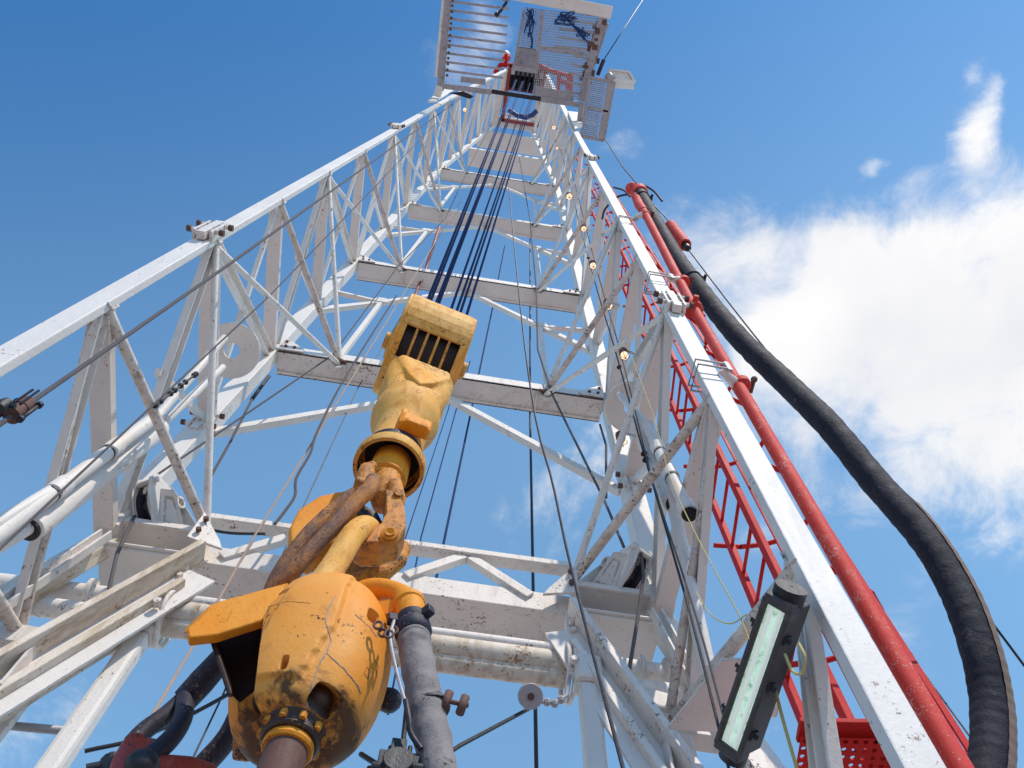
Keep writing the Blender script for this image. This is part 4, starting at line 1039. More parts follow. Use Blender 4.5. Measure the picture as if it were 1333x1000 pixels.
# deep recess between the wing and the front panel
rp = [(258, 838), (343, 806), (337, 850), (331, 900), (312, 915), (292, 895)]
k_ = [spt(x, y, 1.36) for x, y in rp]+[spt(x, y, 1.72) for x, y in rp]
cut.add(k_, [tuple(range(6)), tuple(range(6, 12))[::-1]]+[(k, 6+k, 6+(k+1) % 6, (k+1) % 6) for k in range(6)])
mc = bpy.data.meshes.new('pocket_cutter'); mc.from_pydata([p-V(sw.location) for p in cut.v], [], cut.f)
bmm = bmesh.new(); bmm.from_mesh(mc); bmesh.ops.recalc_face_normals(bmm, faces=bmm.faces); bmm.to_mesh(mc); bmm.free()
dg = None
# evaluate the fused casting, then carve the pockets with a temporary cutter
co = bpy.data.objects.new('pocket_cutter', mc); COL.objects.link(co); co.location = sw.location
md = body.modifiers.new('carve', 'BOOLEAN'); md.operation = 'DIFFERENCE'; md.object = co; md.solver = 'EXACT'; md.use_self = True
bpy.context.view_layer.update(); dgm = bpy.context.evaluated_depsgraph_get()
me2 = bpy.data.meshes.new_from_object(body.evaluated_get(dgm)); body.modifiers.clear(); body.data = me2
me2.materials.clear(); me2.materials.append(M['body'])
bpy.data.objects.remove(co)
for p in me2.polygons: p.use_smooth = True
from mathutils.bvhtree import BVHTree
bvh = BVHTree.FromPolygons([v.co+sw.location for v in me2.vertices], [tuple(p.vertices) for p in me2.polygons])
def hit(px, py):
    q = bvh.ray_cast(V((0, 0, 0)), ray(px, py).normalized()); return q[0]
M['scar'] = paint('bare_scraped_metal', (.36, .30, .31), rust=(.10, .05, .03), grime=(.30, .20, .14), wear=.6, spots=.6, scale=4)
M['groove'] = paint('dark_casting_groove', (.12, .06, .035), wear=.4, spots=.4, scale=4)
def scar(pts, r_, mat, name):
    P_ = []
    for i in range(len(pts)-1):
        for j in range(6):
            x_, y_ = (pts[i][k]*(1-j/6)+pts[i+1][k]*j/6 for k in (0, 1))
            h = hit(x_+1.5*noise.noise(V((x_*.15, y_*.15, 3))), y_)
            if h is not None: P_.append(h)
    if len(P_) > 3: part(name, MB().tube(P_, [r_*(.6+.7*abs(noise.noise(p*60))) for p in P_], 6), mat, sw)
scar([(437, 776), (428, 790), (424, 808), (431, 835), (425, 850), (447, 870), (466, 893), (470, 905)], .0022, 'scar', 'scrape_mark')
scar([(428, 845), (418, 860), (408, 885), (402, 908), (398, 925)], .0022, 'scar', 'scrape_mark')
scar([(462, 800), (480, 815), (492, 832)], .0018, 'scar', 'scrape_mark')
scar([(352, 782), (348, 800), (340, 830), (334, 870)], .0014, 'groove', 'casting_groove')
scar([(478, 868), (482, 875), (478, 884), (474, 877), (478, 868)], .0012, 'groove', 'casting_groove')
scar([(487, 858), (493, 868), (489, 885)], .0014, 'groove', 'casting_groove')
scar([(350, 790), (375, 783), (410, 786)], .0012, 'groove', 'casting_groove')
# dark liners: the pockets' shade as solid colour
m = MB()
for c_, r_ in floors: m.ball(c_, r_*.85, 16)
parts('pocket_shade_liner', m, 'greaseshade', sw)
# side wing, hollow below
m = MB()
wy = 1.50
m.plate([spt(372, 768, 1.50), spt(300, 784, 1.50), spt(276, 795, 1.50), spt(243, 824, 1.50), spt(246, 836, 1.50), spt(282, 832, 1.50), spt(345, 812, 1.50), spt(350, 800, 1.50)], (0, .03, .0))
m.plate([spt(372, 768, 1.50), spt(300, 784, 1.50), spt(276, 795, 1.50), spt(276, 795, 1.58)+V((0, 0, .03)), spt(372, 768, 1.58)+V((0, 0, .03))], (0, 0, .02))
m.plate([spt(243, 824, 1.50), spt(276, 793, 1.50), spt(276, 793, 1.58)+V((0, 0, .03)), spt(243, 824, 1.57)+V((0, 0, .03))], (.02, 0, .02))
wing = part('wing', m, 'yellow', sw, .006)
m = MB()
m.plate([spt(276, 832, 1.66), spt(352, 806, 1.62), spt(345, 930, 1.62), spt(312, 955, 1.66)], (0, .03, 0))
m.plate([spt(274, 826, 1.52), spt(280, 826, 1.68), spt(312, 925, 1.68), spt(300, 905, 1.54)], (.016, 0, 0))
parts('wing_wall', m, 'greaseshade', wing, .004)  # walls coloured dark for grease and for the shade under the wing
parts('wing_wall', m, 'greaseshade', wing, .004)
m = MB().plate([spt(284, 830, 1.66), spt(352, 800, 1.66), spt(345, 925, 1.66), spt(314, 930, 1.66)], (0, .02, 0)); part('wing_cavity_shade', m, 'black', wing)  # black plate: shade and grease of the hollow put into one colour
# bottom packing ring and washpipe
cbt = V((SO.x+.008, SY-.035, 1.580))
m = MB().lathe(cbt, (0, 0, 1), [(.05, -.030), (.066, -.030), (.072, -.024), (.074, .0), (.078, .004), (.083, .016), (.082, .05)], 40); part('bottom_flange', m, 'greaseshade', sw)
m = MB()
for k in range(10):
    t = 2*math.pi*k/10; m.bolt(cbt+V((.073*math.cos(t), .073*math.sin(t), .004)), (0, 0, -1), .010, .020)
parts('flange_bolt', m, 'yellow', sw)
m = MB().lathe(cbt, (0, 0, 1), [(.053, -.030), (.060, -.032), (.062, -.045), (.058, -.052), (.05, -.052)], 36); part('seal_ring', m, 'yellow', sw)
m = MB().tube([cbt+V((0, 0, .02)), cbt+V((0, 0, -.12)), cbt+V((0, 0, -.9))], [.05, .052, .052], 28); part('stem', m, 'rusty', sw)
# bail of the swivel, hooked over the hook
m = MB().tube(smoothpath([hpt(408, 782, 1.50), hpt(418, 762, 1.50), hpt(436, 735, 1.50), hpt(452, 708, 1.50), hpt(464, 692, 1.51), hpt(476, 686, 1.56), hpt(486, 694, 1.66)], 6), .040, 24)
part('bail', m, 'pale', sw)
m = MB().tube(smoothpath([hpt(484, 692, 1.68), hpt(480, 710, 1.76), hpt(470, 745, 1.80), hpt(455, 780, 1.80)], 6), .038, 20); part('bail', m, 'greasy', sw)
# bumper pin on right, lower lug
m = MB().tube([spt(488, 905, 1.66), spt(505, 912, 1.66)], [.032, .032], 18); m.ball(spt(507, 912, 1.66), .034, 14); part('bumper', m, 'bluesteel', sw)
m = MB().box(spt(318, 968, 1.72), (.05, .08, .05)); part('lower_lug', m, 'greasy', sw, .01)
# cast ribs / weld lines
m = MB()
for pts in (((420, 775), (428, 800), (424, 840), (430, 870), (455, 895), (470, 912)), ((425, 850), (415, 890), (400, 915))):
    pass
# gooseneck
gp = smoothpath([spt(455, 785, 1.60), spt(478, 772, 1.58), spt(502, 768, 1.55), spt(522, 774, 1.53), spt(533, 788, 1.51), spt(536, 805, 1.50)], 6)
m = MB().tube(gp, [.036+.006*math.sin(i*.3) for i in range(len(gp))], 22); m.lathe(gp[-8], gp[-1]-gp[-8], [(.036, -.01), (.048, 0), (.048, .02), (.038, .03)], 24)
m.plate([spt(487, 790, 1.56), spt(515, 785, 1.54), spt(525, 795, 1.52), spt(500, 808, 1.56)], (0, .04, 0))
part('gooseneck', m, 'yellow', sw)
# chain links
m = MB()
for (px, py) in ((492, 815), (499, 822), (506, 827), (512, 820)): 
    c = spt(px, py, 1.44); m.tube([c+V((.011*math.cos(t), .005*math.sin(3*px), .015*math.sin(t))) for t in [2*math.pi*k/12 for k in range(12)]], .004, 6, closed=True)
parts('safety_chain', m, 'rusty', sw)
# grey hose hanging from the gooseneck
gh = thing('mud_hose', 'grey mud-caked hose dropping from the yellow gooseneck to the bottom edge', 'hose', spt(575, 1040, 1.5))
q0 = spt(536, 806, 1.50); q1 = spt(540, 842, 1.50)
m = MB(); d = (q1-q0)
m.lathe(q0, d, [(.034, -.01), (.046, 0), (.048, .02), (.044, .03), (.05, .036), (.052, .06), (.046, .075), (.04, .08)], 26)
a, b, _ = frame(d)
for k in range(3):
    t = k*2.09+.3; v = a*math.cos(t)+b*math.sin(t); m.bar(q0+v*.045+d.normalized()*.02, q0+v*.072+d.normalized()*.02, .026, .03, d)
part('hammer_union', m, 'bluesteel', gh, .003)
pth = smoothpath([q1+(q0-q1)*.3, q1, spt(547, 880, 1.50), spt(554, 915, 1.50), spt(562, 955, 1.50), spt(572, 1010, 1.50), spt(582, 1060, 1.50)], 16)
hm = MB().tube(pth, [.0455-.003*i/len(pth)+.0012*math.sin(i*.5) for i, p in enumerate(pth)], 36)
wrinkle(hm, None, .004, 20)
part('hose_body', hm, 'greyhose', gh)
cp = spt(561, 922, 1.5); tt = (pth[52]-pth[48]).normalized()
m = MB().lathe(cp-tt*.004, tt, [(.045, 0), (.0475, .001), (.0475, .009), (.045, .01)], 26)
part('band', m, 'black', gh)
m = MB()
for dx, dy in ((.0, 0), (.04, .004)): m.cyl(cp+V((.035+dx, -.03, .0-dx*.2)), (.2, -.2, 1), .011, .05, 10)
m.cyl(cp+V((.05, -.03, -.003)), (1, 0, -.1), .006, .08, 8); part('band_bolt', m, 'rusty', gh)
cable([spt(513, 808, 1.44), spt(508, 830, 1.44), spt(514, 865, 1.44), spt(523, 900, 1.45), spt(528, 914, 1.45)], .0045, 'galv', 'grey safety wire beside the mud hose, from the chain downward', 'wire', 'safety_wire', k=6)
cable([spt(528, 912, 1.45), spt(532, 935, 1.45), spt(535, 955, 1.46), spt(548, 975, 1.47)], .007, 'black', 'black tail of the safety wire curling behind the mud hose', 'wire', 'safety_wire', k=6)
cable([spt(530, 914, 1.47), spt(527, 945, 1.5), spt(524, 972, 1.5)], .006, 'black', 'short black wire holding the small black tool at the bottom edge', 'wire', 'safety_wire')
# small black tool at the bottom
bt = thing('hanging_tool', 'small black clamp-like tool hanging left of the mud hose at the bottom', 'tool', spt(517, 1000, 1.5))
m = MB(); m.box(spt(518, 978, 1.5), (.035, .03, .05)); m.box(spt(517, 1000, 1.5), (.09, .05, .05)); m.cyl(spt(517, 998, 1.48), (0, 1, 0), .034, .05, 20); m.cyl(spt(506, 985, 1.5), (0, 0, 1), .006, .06, 8); m.cyl(spt(532, 985, 1.5), (0, 0, 1), .006, .06, 8)
for s_ in (-1, 1): m.cyl(spt(517+s_*22, 1000, 1.48), (1, 0, 0), .012, .04, 8)
part('tool_body', m, 'black', bt, .003)
m = MB().tube([spt(470, 982, 1.7), spt(495, 998, 1.6), spt(510, 1003, 1.5)], .007, 8); m.tube([spt(480, 1000, 1.6), spt(505, 1000, 1.55)], .006, 8); part('lever', m, 'black', bt)
# snatch block under the cross pipe
sn = thing('snatch_block', 'small white round snatch block shackled under the cross pipe', 'snatch block', spt(690, 912, 2.42))
c = spt(690, 912, 2.42)
m = MB().lathe(c-V((0, .02, 0)), (0, .6, .8), [(.0, 0), (.05, 0), (.052, .008), (.04, .014), (.04, .024), (.052, .030), (.05, .038), (.0, .038)], 32); part('cheek', m, 'galv', sn)
m = MB().lathe(c-V((0, .026, .008)), (0, .6, .8), [(.0, 0), (.014, 0), (.014, .01)], 14); part('pin', m, 'rusty', sn)
m = MB().tube([c+V((.04, 0, .0)), spt(722, 915, 2.42), spt(738, 905, 2.42), spt(742, 880, 2.42)], .008, 8)
for px, py in ((712, 914), (722, 916), (730, 911)): m.ball(spt(px, py, 2.42), .018, 8)
part('shackle', m, 'galv', sn)

# ------------------------------------------------------------------ lamps
lamps = [(605, 143, -1.45, 18.0, 'bulkhead lamp under the platform at the upper left'), (721, 166, .82, 16.5, 'topmost lamp on the right side frame, just below the platform'),
         (725, 193, .80, 14.0, 'faint small lamp second from the top on the right side frame'), (741, 256, .90, 9.0, 'lamp third from the top on the right side frame'), (760, 298, .90, 8, 'lamp beside the cable pair, fourth from the top'),
         (772, 346, .90, 7, 'lamp beside the cable pair, fifth from the top'), (792, 398, .90, 6, 'lamp left of the standpipe coupling, sixth from the top'), (813, 463, .88, 5, 'large lamp with a bracket above the right lug plate'), (809, 574, .86, 4.5, 'lamp below the right lug plate, lowest on the side frame')]
l0 = None
for i, (px, py, X, _, lab) in enumerate(lamps):
    c = onx(px, py, X)
    if l0 is None or True:
        t = thing('bulkhead_lamp', 'lit warm ' + lab, 'lamp', c, 'lit lamps along the mast')
        k = 1.0 if c.z < 12 else 1.5
        if i == 2: k = .9
        if i in (7, 8): k = .85
        part('bulb', MB().ball(c, .030*k, 16, (1, 1, 1.5)), 'bulb', t)
        for q_ in (0, 1, 2):
            a_ = q_*math.pi/3; part('guard_wire', MB().tube([c+V((math.cos(a_)*.04*k*math.sin(t_), math.sin(a_)*.04*k*math.sin(t_), -.055*k*math.cos(t_))) for t_ in [-1.9+3.8*j_/12 for j_ in range(13)]], .0022*k, 5), 'rusty', t)
        part('socket', MB().lathe(c+V((0, 0, .04*k)), (0, 0, 1), [(.03*k, 0), (.034*k, .02*k), (.034*k, .06*k), (.02*k, .08*k)], 16), 'rusty', t)
        part('bracket', MB().tube([c+V((0, 0, .11*k)), c+V((.03, .02, .2*k)), c+V((.12, .05, .26*k))], .009, 8), 'galv', t)
# fluorescent fixture
fl = thing('fluorescent_lamp', 'lit fluorescent floodlight in a grimy black housing beside the right front leg', 'lamp', onx(955, 975, .93))
P0 = onx(972, 938, .86); P1 = onx(1018, 800, .93)
P0 = onx(953, 970, .86); P1 = onx(1015, 790, .90)
d = (P1-P0).normalized(); view = ((P0+P1)/2).normalized()
nrm = (-view-d*(-view).dot(d)).normalized(); nrm = (nrm+V((-.62, 0, 0))).normalized(); nrm = (nrm-d*nrm.dot(d)).normalized(); sdv = d.cross(nrm).normalized()
C0 = (P0+P1)/2; L = (P1-P0).length; wd = .074
m = MB()
def fb(a, b, c, sz): m.box(C0+d*a+sdv*b+nrm*c, sz, (d, sdv, nrm))
fb(0, 0, -.055, (L*1.06, wd*1.10, .085)); fb(0, wd/2, .0, (L*1.08, .018, .05)); fb(0, -wd/2, 0, (L*1.08, .018, .05)); fb(L*.53, 0, 0, (.03, wd*1.14, .05)); fb(-L*.53, 0, 0, (.03, wd*1.14, .05))
part('housing', m, 'lamphousing', fl, .006)
m = MB(); fb(0, 0, .010, (L*1.03, wd*.90, .006)); part('lens', m, 'lens', fl)
m = MB()
for s_ in (-1, 1): m.tube([C0+d*L*.49+sdv*wd*.2*s_+nrm*.005, C0-d*L*.49+sdv*wd*.2*s_+nrm*.005], .0115, 12)
parts('tube', m, 'tube', fl)
m = MB(); m.cyl(C0+d*(L*.57)+sdv*.0-nrm*.03, d, .045, .05, 18); m.cyl(C0-d*(L*.57)-nrm*.03, d, .04, .05, 18); parts('end_cap', m, 'black', fl)
m = MB()
for q, s_ in ((-.35, 1), (.0, 1), (.33, 1), (.33, -1), (-.3, -1), (.0, -1)): m.box(C0+d*L*q+sdv*s_*wd*.6, (.025, .02, .03), (d, sdv, nrm)); m.cyl(C0+d*L*q+sdv*s_*wd*.68, sdv, .008, .03, 6)
parts('latch', m, 'black', fl)
m = MB().tube([C0+d*L*.60-nrm*.03, onx(1022, 760, .98)], .014, 10); part('hanger', m, 'rusty', fl)

# ------------------------------------------------------------------ working platform (monkeyboard)
ZM = 18.7
def mp_(px, py, z=ZM): return onz(px, py, z)
mb_ = thing('monkeyboard', 'grey racking platform with finger bars high on the mast front', 'platform', mp_(665, 125))
def beam(a, b, w, h, name='beam', mat='grate', z=ZM): return part(name, MB().bar(mp_(*a, z), mp_(*b, z), w, h, (0, 0, 1)), mat, mb_, .01)
beam((585, -20), (573, 118), .14, .12); beam((579, -20), (568, 100), .06, .10, mat='dirty')
beam((784, 22), (757, 132), .16, .14); beam((790, 30), (768, 95), .10, .08)
beam((570, -28), (796, 17), .24, .16, 'outer_beam', 'white')
beam((577, 112), (640, 120), .11, .10); beam((704, 129), (758, 137), .11, .10)
beam((640, 119), (704, 129), .09, .09, 'folding_bar', 'black')
beam((600, 103), (632, 107), .12, .08)
beam((682, 12), (669, 90), .05, .06); beam((706, 15), (699, 92), .07, .06)
beam((667, 88), (700, 93), .10, .08)
for k in range(10):
    y = -9+k*11.2; x0 = 589-k*1.15; x1 = 664-k*1.0
    part('finger', MB().bar(mp_(x0, y), mp_(x1, y+9.6), .045, .05, (0, 0, 1)), 'grate', mb_)
for k in range(9):
    y = 28+k*11.5; x1 = 782-k*2.6
    part('finger', MB().bar(mp_(x1-2, y+4), mp_(x1-52 if k < 4 else x1-26, y-2.5), .045, .05, (0, 0, 1)), 'grate', mb_)
beam((703, 62), (764, 71), .08, .06)
# expanded metal panels: crossed thin bars
def lattice(c4, n1, n2, r, name, mat='grate'):
    m = MB(); A_, B_, C_, D_ = [mp_(*p, ZM-.02) for p in c4]
    def uv(u, v): return (A_*(1-u)+B_*u)*(1-v)+(D_*(1-u)+C_*u)*v
    for i in range(n1+1):
        m.bar(uv(i/n1, 0), uv(i/n1, 1), r, r*.8, (0, 0, 1))
    for j in range(n2+1):
        q = V((0, 0, r*.9)); m.bar(uv(0, j/n2)+q, uv(1, j/n2)+q, r, r*.8, (0, 0, 1))
    return part(name, m, mat, mb_)
lattice(((684, 10), (706, 13), (698, 64), (677, 61)), 8, 18, .014, 'mesh_floor')
lattice(((706, 13), (782, 22), (758, 130), (694, 124)), 26, 34, .014, 'mesh_floor', 'galv')
lattice(((673, 62), (698, 65), (696, 91), (669, 87)), 9, 10, .034, 'dense_grating')
m = MB().box(mp_(722, 123), (.80, .20, .06)); part('toe_board', m, 'grate', mb_)
# tangled ropes lying on the platform mesh
random.seed(3)
def tangle(specs, lines, label):
    m = MB()
    for (cx0, cy0, wx, wy, nn_) in specs:
        for q in range(nn_):
            pts = [mp_(cx0+random.uniform(-wx, wx), cy0+random.uniform(-wy, wy), ZM-.08) for _ in range(4)]
            m.tube(smoothpath(pts, 5), .012, 6)
    for a, b in lines: m.tube([mp_(*a, ZM-.08), mp_(*b, ZM-.08)], .014, 6)
    tag(part('rope_tangle', m, 'drill'), label, 'ropes', 'loose ropes on the platform')
tangle(((689, 30, 7, 20, 6), (689, 50, 5, 12, 2)), (), 'dark ropes dangling under the narrow middle bay of the platform')
tangle(((736, 24, 16, 8, 6), (758, 44, 8, 9, 3)), (((730, 20), (765, 48)), ((735, 22), (766, 56)), ((748, 34), (768, 46))), 'dark ropes dangling under the wide right bay of the platform')
m = MB().tube([mp_(660, 2), mp_(652, 14), mp_(647, 19)], .03, 8); m.ball(mp_(647, 19), .06, 8); tag(part('hanging_strap', m, 'black'), 'short dark strap dangling among the left platform fingers', 'strap')
# clutter along beams
m = MB(); random.seed(11)
for k in range(26):
    t = k/26; p = lerp(mp_(786, 26), mp_(762, 110), t)+V((random.uniform(-.12, .12), 0, random.uniform(-.05, .1))); m.box(p, (random.uniform(.05, .14), random.uniform(.05, .12), random.uniform(.05, .14)))
for k in range(14):
    t = k/14; p = lerp(mp_(588, 0), mp_(580, 105), t); m.bolt(p+V((.03, 0, -.07)), (0, 0, -1), .03, .04)
parts('finger_latch', m, 'rusty', mb_)
# dark pad and left corner fittings
m = MB().plate([mp_(583, 121), mp_(603, 119), mp_(617, 125), mp_(612, 129), mp_(596, 124)], (0, 0, .05)); part('dark_pad', m, 'black', mb_)
beam((573, 112), (569, 126), .14, .2, 'corner_post', 'white'); beam((757, 134), (754, 160), .10, .12, 'corner_post', 'galv')
m = MB()
for px, py in ((757, 140), (756, 148), (758, 155)): m.ball(mp_(px, py), .06, 8)
part('shackle', m, 'galv', mb_)
# knee gussets where the platform meets the legs
gp1 = [onfront(556, 138), onfront(573, 121), onfront(590, 122), onfront(566, 138)]
part('leg_shoe', MB().plate([p+V((0, -.08, 0)) for p in gp1], (0, .04, 0)), 'white', mb_, .01)
gp2 = [onfront(738, 150), onfront(756, 152), onfront(757, 170), onfront(747, 174)]
part('leg_shoe', MB().plate([p+V((0, -.08, 0)) for p in gp2], (0, .04, 0)), 'white', mb_, .01)
# side basket
bk = thing('side_basket', 'mesh-sided basket hanging off the right edge of the platform', 'basket', mp_(780, 150))
ZB = 18.4
cs = [onz(768, 101, ZB), onz(800, 107, ZB), onz(786, 183, ZB), onz(757, 178, ZB)]
m = MB()
for i in range(4): m.bar(cs[i], cs[(i+1) % 4], .06 if i != 1 else .05, .06, (0, 0, 1))
m.bar(lerp(cs[0], cs[3], .5), lerp(cs[1], cs[2], .5), .05, .05, (0, 0, 1)); part('frame', m, 'grate', bk, .006)
m = MB()
p1 = lerp(cs[0], cs[1], .72); p2 = lerp(cs[3], cs[2], .72); m.plate([p1, cs[1], cs[2], p2], (0, 0, .05)); part('side_panel', m, 'galv', bk, .01)
m = MB()
def uv2(u, v): return (cs[0]*(1-u)+cs[1]*u)*(1-v)+(cs[3]*(1-u)+cs[2]*u)*v
for i in range(1, 14): m.bar(uv2(i/20, 0), uv2(i/20, 1), .012, .01, (0, 0, 1))
for j in range(1, 30): m.bar(uv2(0, j/30), uv2(.7, j/30), .012, .01, (0, 0, 1))
part('wire_mesh', m, 'galv', bk)
# floodlight
fd = thing('floodlight', 'cream rectangular floodlight beside the platform basket at the upper right', 'floodlight', onz(806, 100, 18.6))
q = [onz(793, 92, 18.6), onz(819, 95, 18.5), onz(826, 107, 18.3), onz(798, 105, 18.4)]
nv = ((q[1]-q[0]).cross(q[3]-q[0])).normalized(); nv = nv if nv.z > 0 else -nv
part('lamp_housing', MB().plate([p+nv*.12 for p in q], nv*.22), 'white', fd, .03)
cc_ = sum(q, V((0, 0, 0)))/4
part('lens', MB().plate([cc_+(p-cc_)*.8-nv*.004 for p in q], nv*.02), M['lens'] if 0 else 'dirty', fd)
m = MB()
for i in range(4): m.bar(q[i]-nv*.01, q[(i+1) % 4]-nv*.01, .05, .05, nv)
part('rim', m, 'white', fd)
part('bracket', MB().tube([onz(792, 98, 18.5), onz(797, 106, 18.4)], .09, 10), 'galv', fd)

# ------------------------------------------------------------------ world: sky + cloud layer
wd_ = bpy.data.worlds.new('World'); SC.world = wd_; wd_.use_nodes = True
nt = wd_.node_tree; bg = nt.nodes['Background']
SUN_EL, SUN_AZ = math.radians(52), math.radians(158)     # azimuth measured clockwise from +Y
sky = nn(nt, 'ShaderNodeTexSky', sky_type='NISHITA'); sky.sun_disc = False; sky.sun_elevation = SUN_EL; sky.sun_rotation = SUN_AZ
sky.air_density = 1.0; sky.dust_density = .6; sky.ozone_density = 1.4; sky.altitude = 300
tc = nn(nt, 'ShaderNodeTexCoord').outputs['Generated']
sep = nn(nt, 'ShaderNodeSeparateXYZ'); nt.links.new(tc, sep.inputs[0])
mx = nn(nt, 'ShaderNodeMath', operation='MAXIMUM'); nt.links.new(sep.outputs[2], mx.inputs[0]); mx.inputs[1].default_value = .06
dvx = nn(nt, 'ShaderNodeMath', operation='DIVIDE'); nt.links.new(sep.outputs[0], dvx.inputs[0]); nt.links.new(mx.outputs[0], dvx.inputs[1])
dvy = nn(nt, 'ShaderNodeMath', operation='DIVIDE'); nt.links.new(sep.outputs[1], dvy.inputs[0]); nt.links.new(mx.outputs[0], dvy.inputs[1])
uv = nn(nt, 'ShaderNodeCombineXYZ'); nt.links.new(dvx.outputs[0], uv.inputs[0]); nt.links.new(dvy.outputs[0], uv.inputs[1])
UV = uv.outputs[0]
# warped lookup for ragged edges
wn = nn(nt, 'ShaderNodeTexNoise', Scale=5.0, Detail=5, Roughness=.6); nt.links.new(UV, wn.inputs['Vector'])
ws = nn(nt, 'ShaderNodeVectorMath', operation='MULTIPLY_ADD'); nt.links.new(wn.outputs['Color'], ws.inputs[0]); ws.inputs[1].default_value = (.13, .13, 0); ws.inputs[2].default_value = (-.065, -.065, 0)
wa = nn(nt, 'ShaderNodeVectorMath', operation='ADD'); nt.links.new(UV, wa.inputs[0]); nt.links.new(ws.outputs[0], wa.inputs[1])
blobs = [(1360, 470, 190, 1.0), (1220, 430, 150, .95), (1100, 425, 120, .90), (1000, 400, 95, .80), (1010, 480, 95, .62), (925, 330, 70, .50), (985, 300, 60, .45), (1060, 310, 60, .62), (1110, 340, 65, .72), (1200, 350, 60, .6),
         (1340, 310, 85, .85), (1265, 215, 46, .85), (1262, 170, 38, .8), (1288, 135, 28, .62), (1248, 100, 24, .42), (1180, 250, 34, .46), (1134, 215, 17, .65), (1240, 560, 130, .55), (1310, 640, 95, .48), (1060, 600, 70, .46), (1120, 655, 40, .34),
         (1000, 540, 80, .46), (730, 640, 70, .36), (780, 590, 55, .36), (700, 690, 50, .30), (800, 190, 26, .40), (625, 75, 60, .42), (640, 40, 40, .34), (1150, 860, 60, .30), (1060, 770, 40, .26), (30, 940, 90, .30), (0, 590, 50, .12), (1000, 700, 34, .28), (960, 200, 34, .24), (970, 950, 60, .34), (880, 290, 50, .34), (1190, 760, 45, .22)]
acc = None
for px, py, rpx, st_ in blobs:
    d0 = ray(px, py); u0, v0 = d0.x/d0.z, d0.y/d0.z
    d1 = ray(px+rpx, py); d2 = ray(px, py+rpx)
    r0 = (math.hypot(d1.x/d1.z-u0, d1.y/d1.z-v0)+math.hypot(d2.x/d2.z-u0, d2.y/d2.z-v0))/2*1.5
    ds = nn(nt, 'ShaderNodeVectorMath', operation='DISTANCE'); nt.links.new(wa.outputs[0], ds.inputs[0]); ds.inputs[1].default_value = (u0, v0, 0)
    mr = nn(nt, 'ShaderNodeMapRange', interpolation_type='SMOOTHSTEP'); nt.links.new(ds.outputs['Value'], mr.inputs[0])
    mr.inputs[1].default_value = 0; mr.inputs[2].default_value = r0; mr.inputs[3].default_value = st_; mr.inputs[4].default_value = 0
    if acc is None: acc = mr.outputs[0]
    else:
        ad = nn(nt, 'ShaderNodeMath', operation='ADD'); nt.links.new(acc, ad.inputs[0]); nt.links.new(mr.outputs[0], ad.inputs[1]); acc = ad.outputs[0]
cn = nn(nt, 'ShaderNodeTexNoise', Scale=8.5, Detail=11, Roughness=.66, Distortion=.5); nt.links.new(UV, cn.inputs['Vector'])
cm = nn(nt, 'ShaderNodeMath', operation='MULTIPLY_ADD'); nt.links.new(cn.outputs['Fac'], cm.inputs[0]); cm.inputs[1].default_value = 2.9; cm.inputs[2].default_value = -1.48
sm_ = nn(nt, 'ShaderNodeMath', operation='ADD'); nt.links.new(acc, sm_.inputs[0]); nt.links.new(cm.outputs[0], sm_.inputs[1])
# gate: noise alone never makes cloud
gt = nn(nt, 'ShaderNodeMapRange'); nt.links.new(acc, gt.inputs[0]); gt.inputs[1].default_value = .02; gt.inputs[2].default_value = .25
mk = nn(nt, 'ShaderNodeMapRange', interpolation_type='SMOOTHSTEP'); nt.links.new(sm_.outputs[0], mk.inputs[0]); mk.inputs[1].default_value = .02; mk.inputs[2].default_value = 1.45
mu = nn(nt, 'ShaderNodeMath', operation='MULTIPLY'); nt.links.new(mk.outputs[0], mu.inputs[0]); nt.links.new(gt.outputs[0], mu.inputs[1])
# sky colour: richer film-like blue
hs_ = nn(nt, 'ShaderNodeHueSaturation', Hue=.492, Saturation=1.0, Value=1.0); nt.links.new(sky.outputs[0], hs_.inputs['Color'])
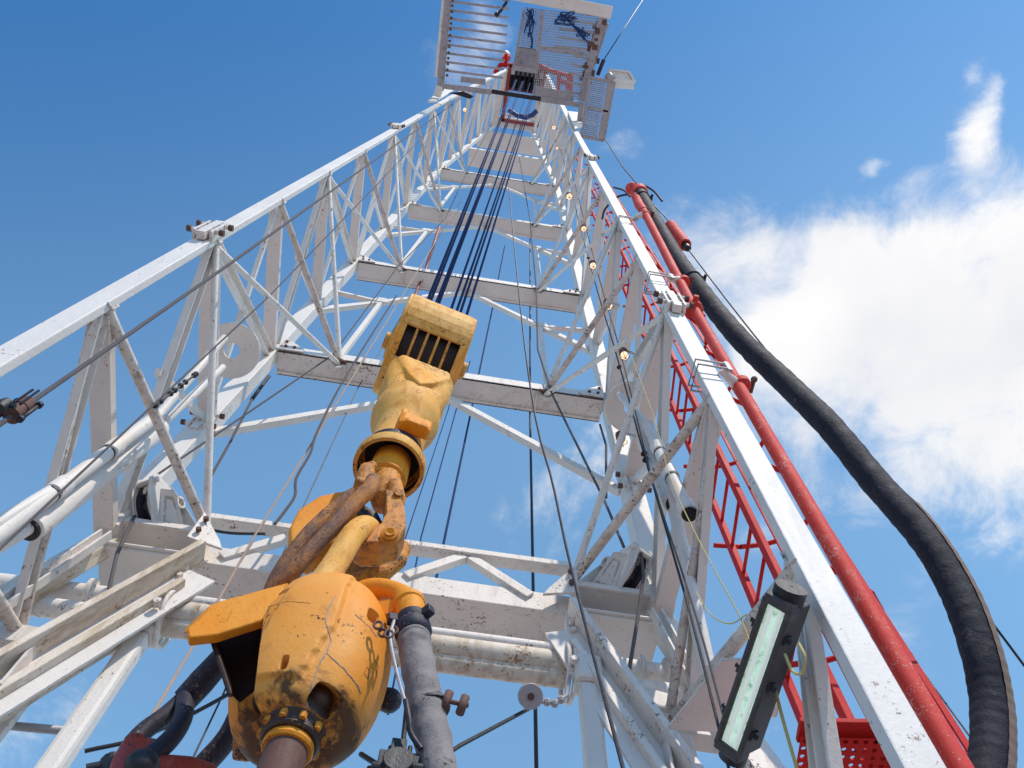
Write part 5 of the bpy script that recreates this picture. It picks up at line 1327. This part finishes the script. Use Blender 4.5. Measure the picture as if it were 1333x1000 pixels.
# the air pales from deep blue overhead-left towards the horizon in front
gv = ROT.col[1]*-2.2+ROT.col[0]*.35
dg_ = nn(nt, 'ShaderNodeVectorMath', operation='DOT_PRODUCT'); nt.links.new(tc, dg_.inputs[0]); dg_.inputs[1].default_value = gv
tg = nn(nt, 'ShaderNodeMapRange', interpolation_type='SMOOTHSTEP'); nt.links.new(dg_.outputs['Value'], tg.inputs[0]); tg.inputs[1].default_value = -1.15; tg.inputs[2].default_value = .32
gcol = mix(nt, tg.outputs[0], (.34, .79, 1.15), (1.50, 1.80, 1.80))
skyc = mix(nt, 1.0, hs_.outputs[0], gcol, 'MULTIPLY')
SKYMUL_NODE = skyc.node
cloud_n = nn(nt, 'ShaderNodeTexNoise', Scale=3.0, Detail=4); nt.links.new(UV, cloud_n.inputs['Vector'])
cc = mix(nt, ramp(nt, cloud_n.outputs['Fac'], [(.35, g(0)), (.65, g(1))]), (5.2, 5.3, 5.6), (6.5, 6.4, 6.4))
fin = mix(nt, mu.outputs[0], skyc, cc)
nt.links.new(fin, bg.inputs['Color']); bg.inputs['Strength'].default_value = .13
# ------------------------------------------------------------------ sun
sl_ = bpy.data.lights.new('sun', 'SUN'); sl_.energy = 3.15; sl_.angle = math.radians(.5); sl_.color = (1, .90, .77)
so = bpy.data.objects.new('sun', sl_); COL.objects.link(so); so.location = (0, -5, 30)
sd_ = V((math.sin(SUN_AZ)*math.cos(SUN_EL), math.cos(SUN_AZ)*math.cos(SUN_EL), math.sin(SUN_EL)))
so.rotation_euler = sd_.to_track_quat('Z', 'Y').to_euler()
# ------------------------------------------------------------------ camera
cd = bpy.data.cameras.new('camera'); cam = bpy.data.objects.new('camera', cd); COL.objects.link(cam)
cam.matrix_world = ROT.to_4x4()
cd.sensor_fit = 'HORIZONTAL'; cd.sensor_width = 36; cd.lens = FPX/1333*36; cd.clip_end = 2000; cd.clip_start = .05
SC.camera = cam
SC.view_settings.view_transform = 'Standard'; SC.view_settings.look = 'None'; SC.view_settings.exposure = .30; SC.view_settings.gamma = 1
SC.render.resolution_x = 1024; SC.render.resolution_y = 768
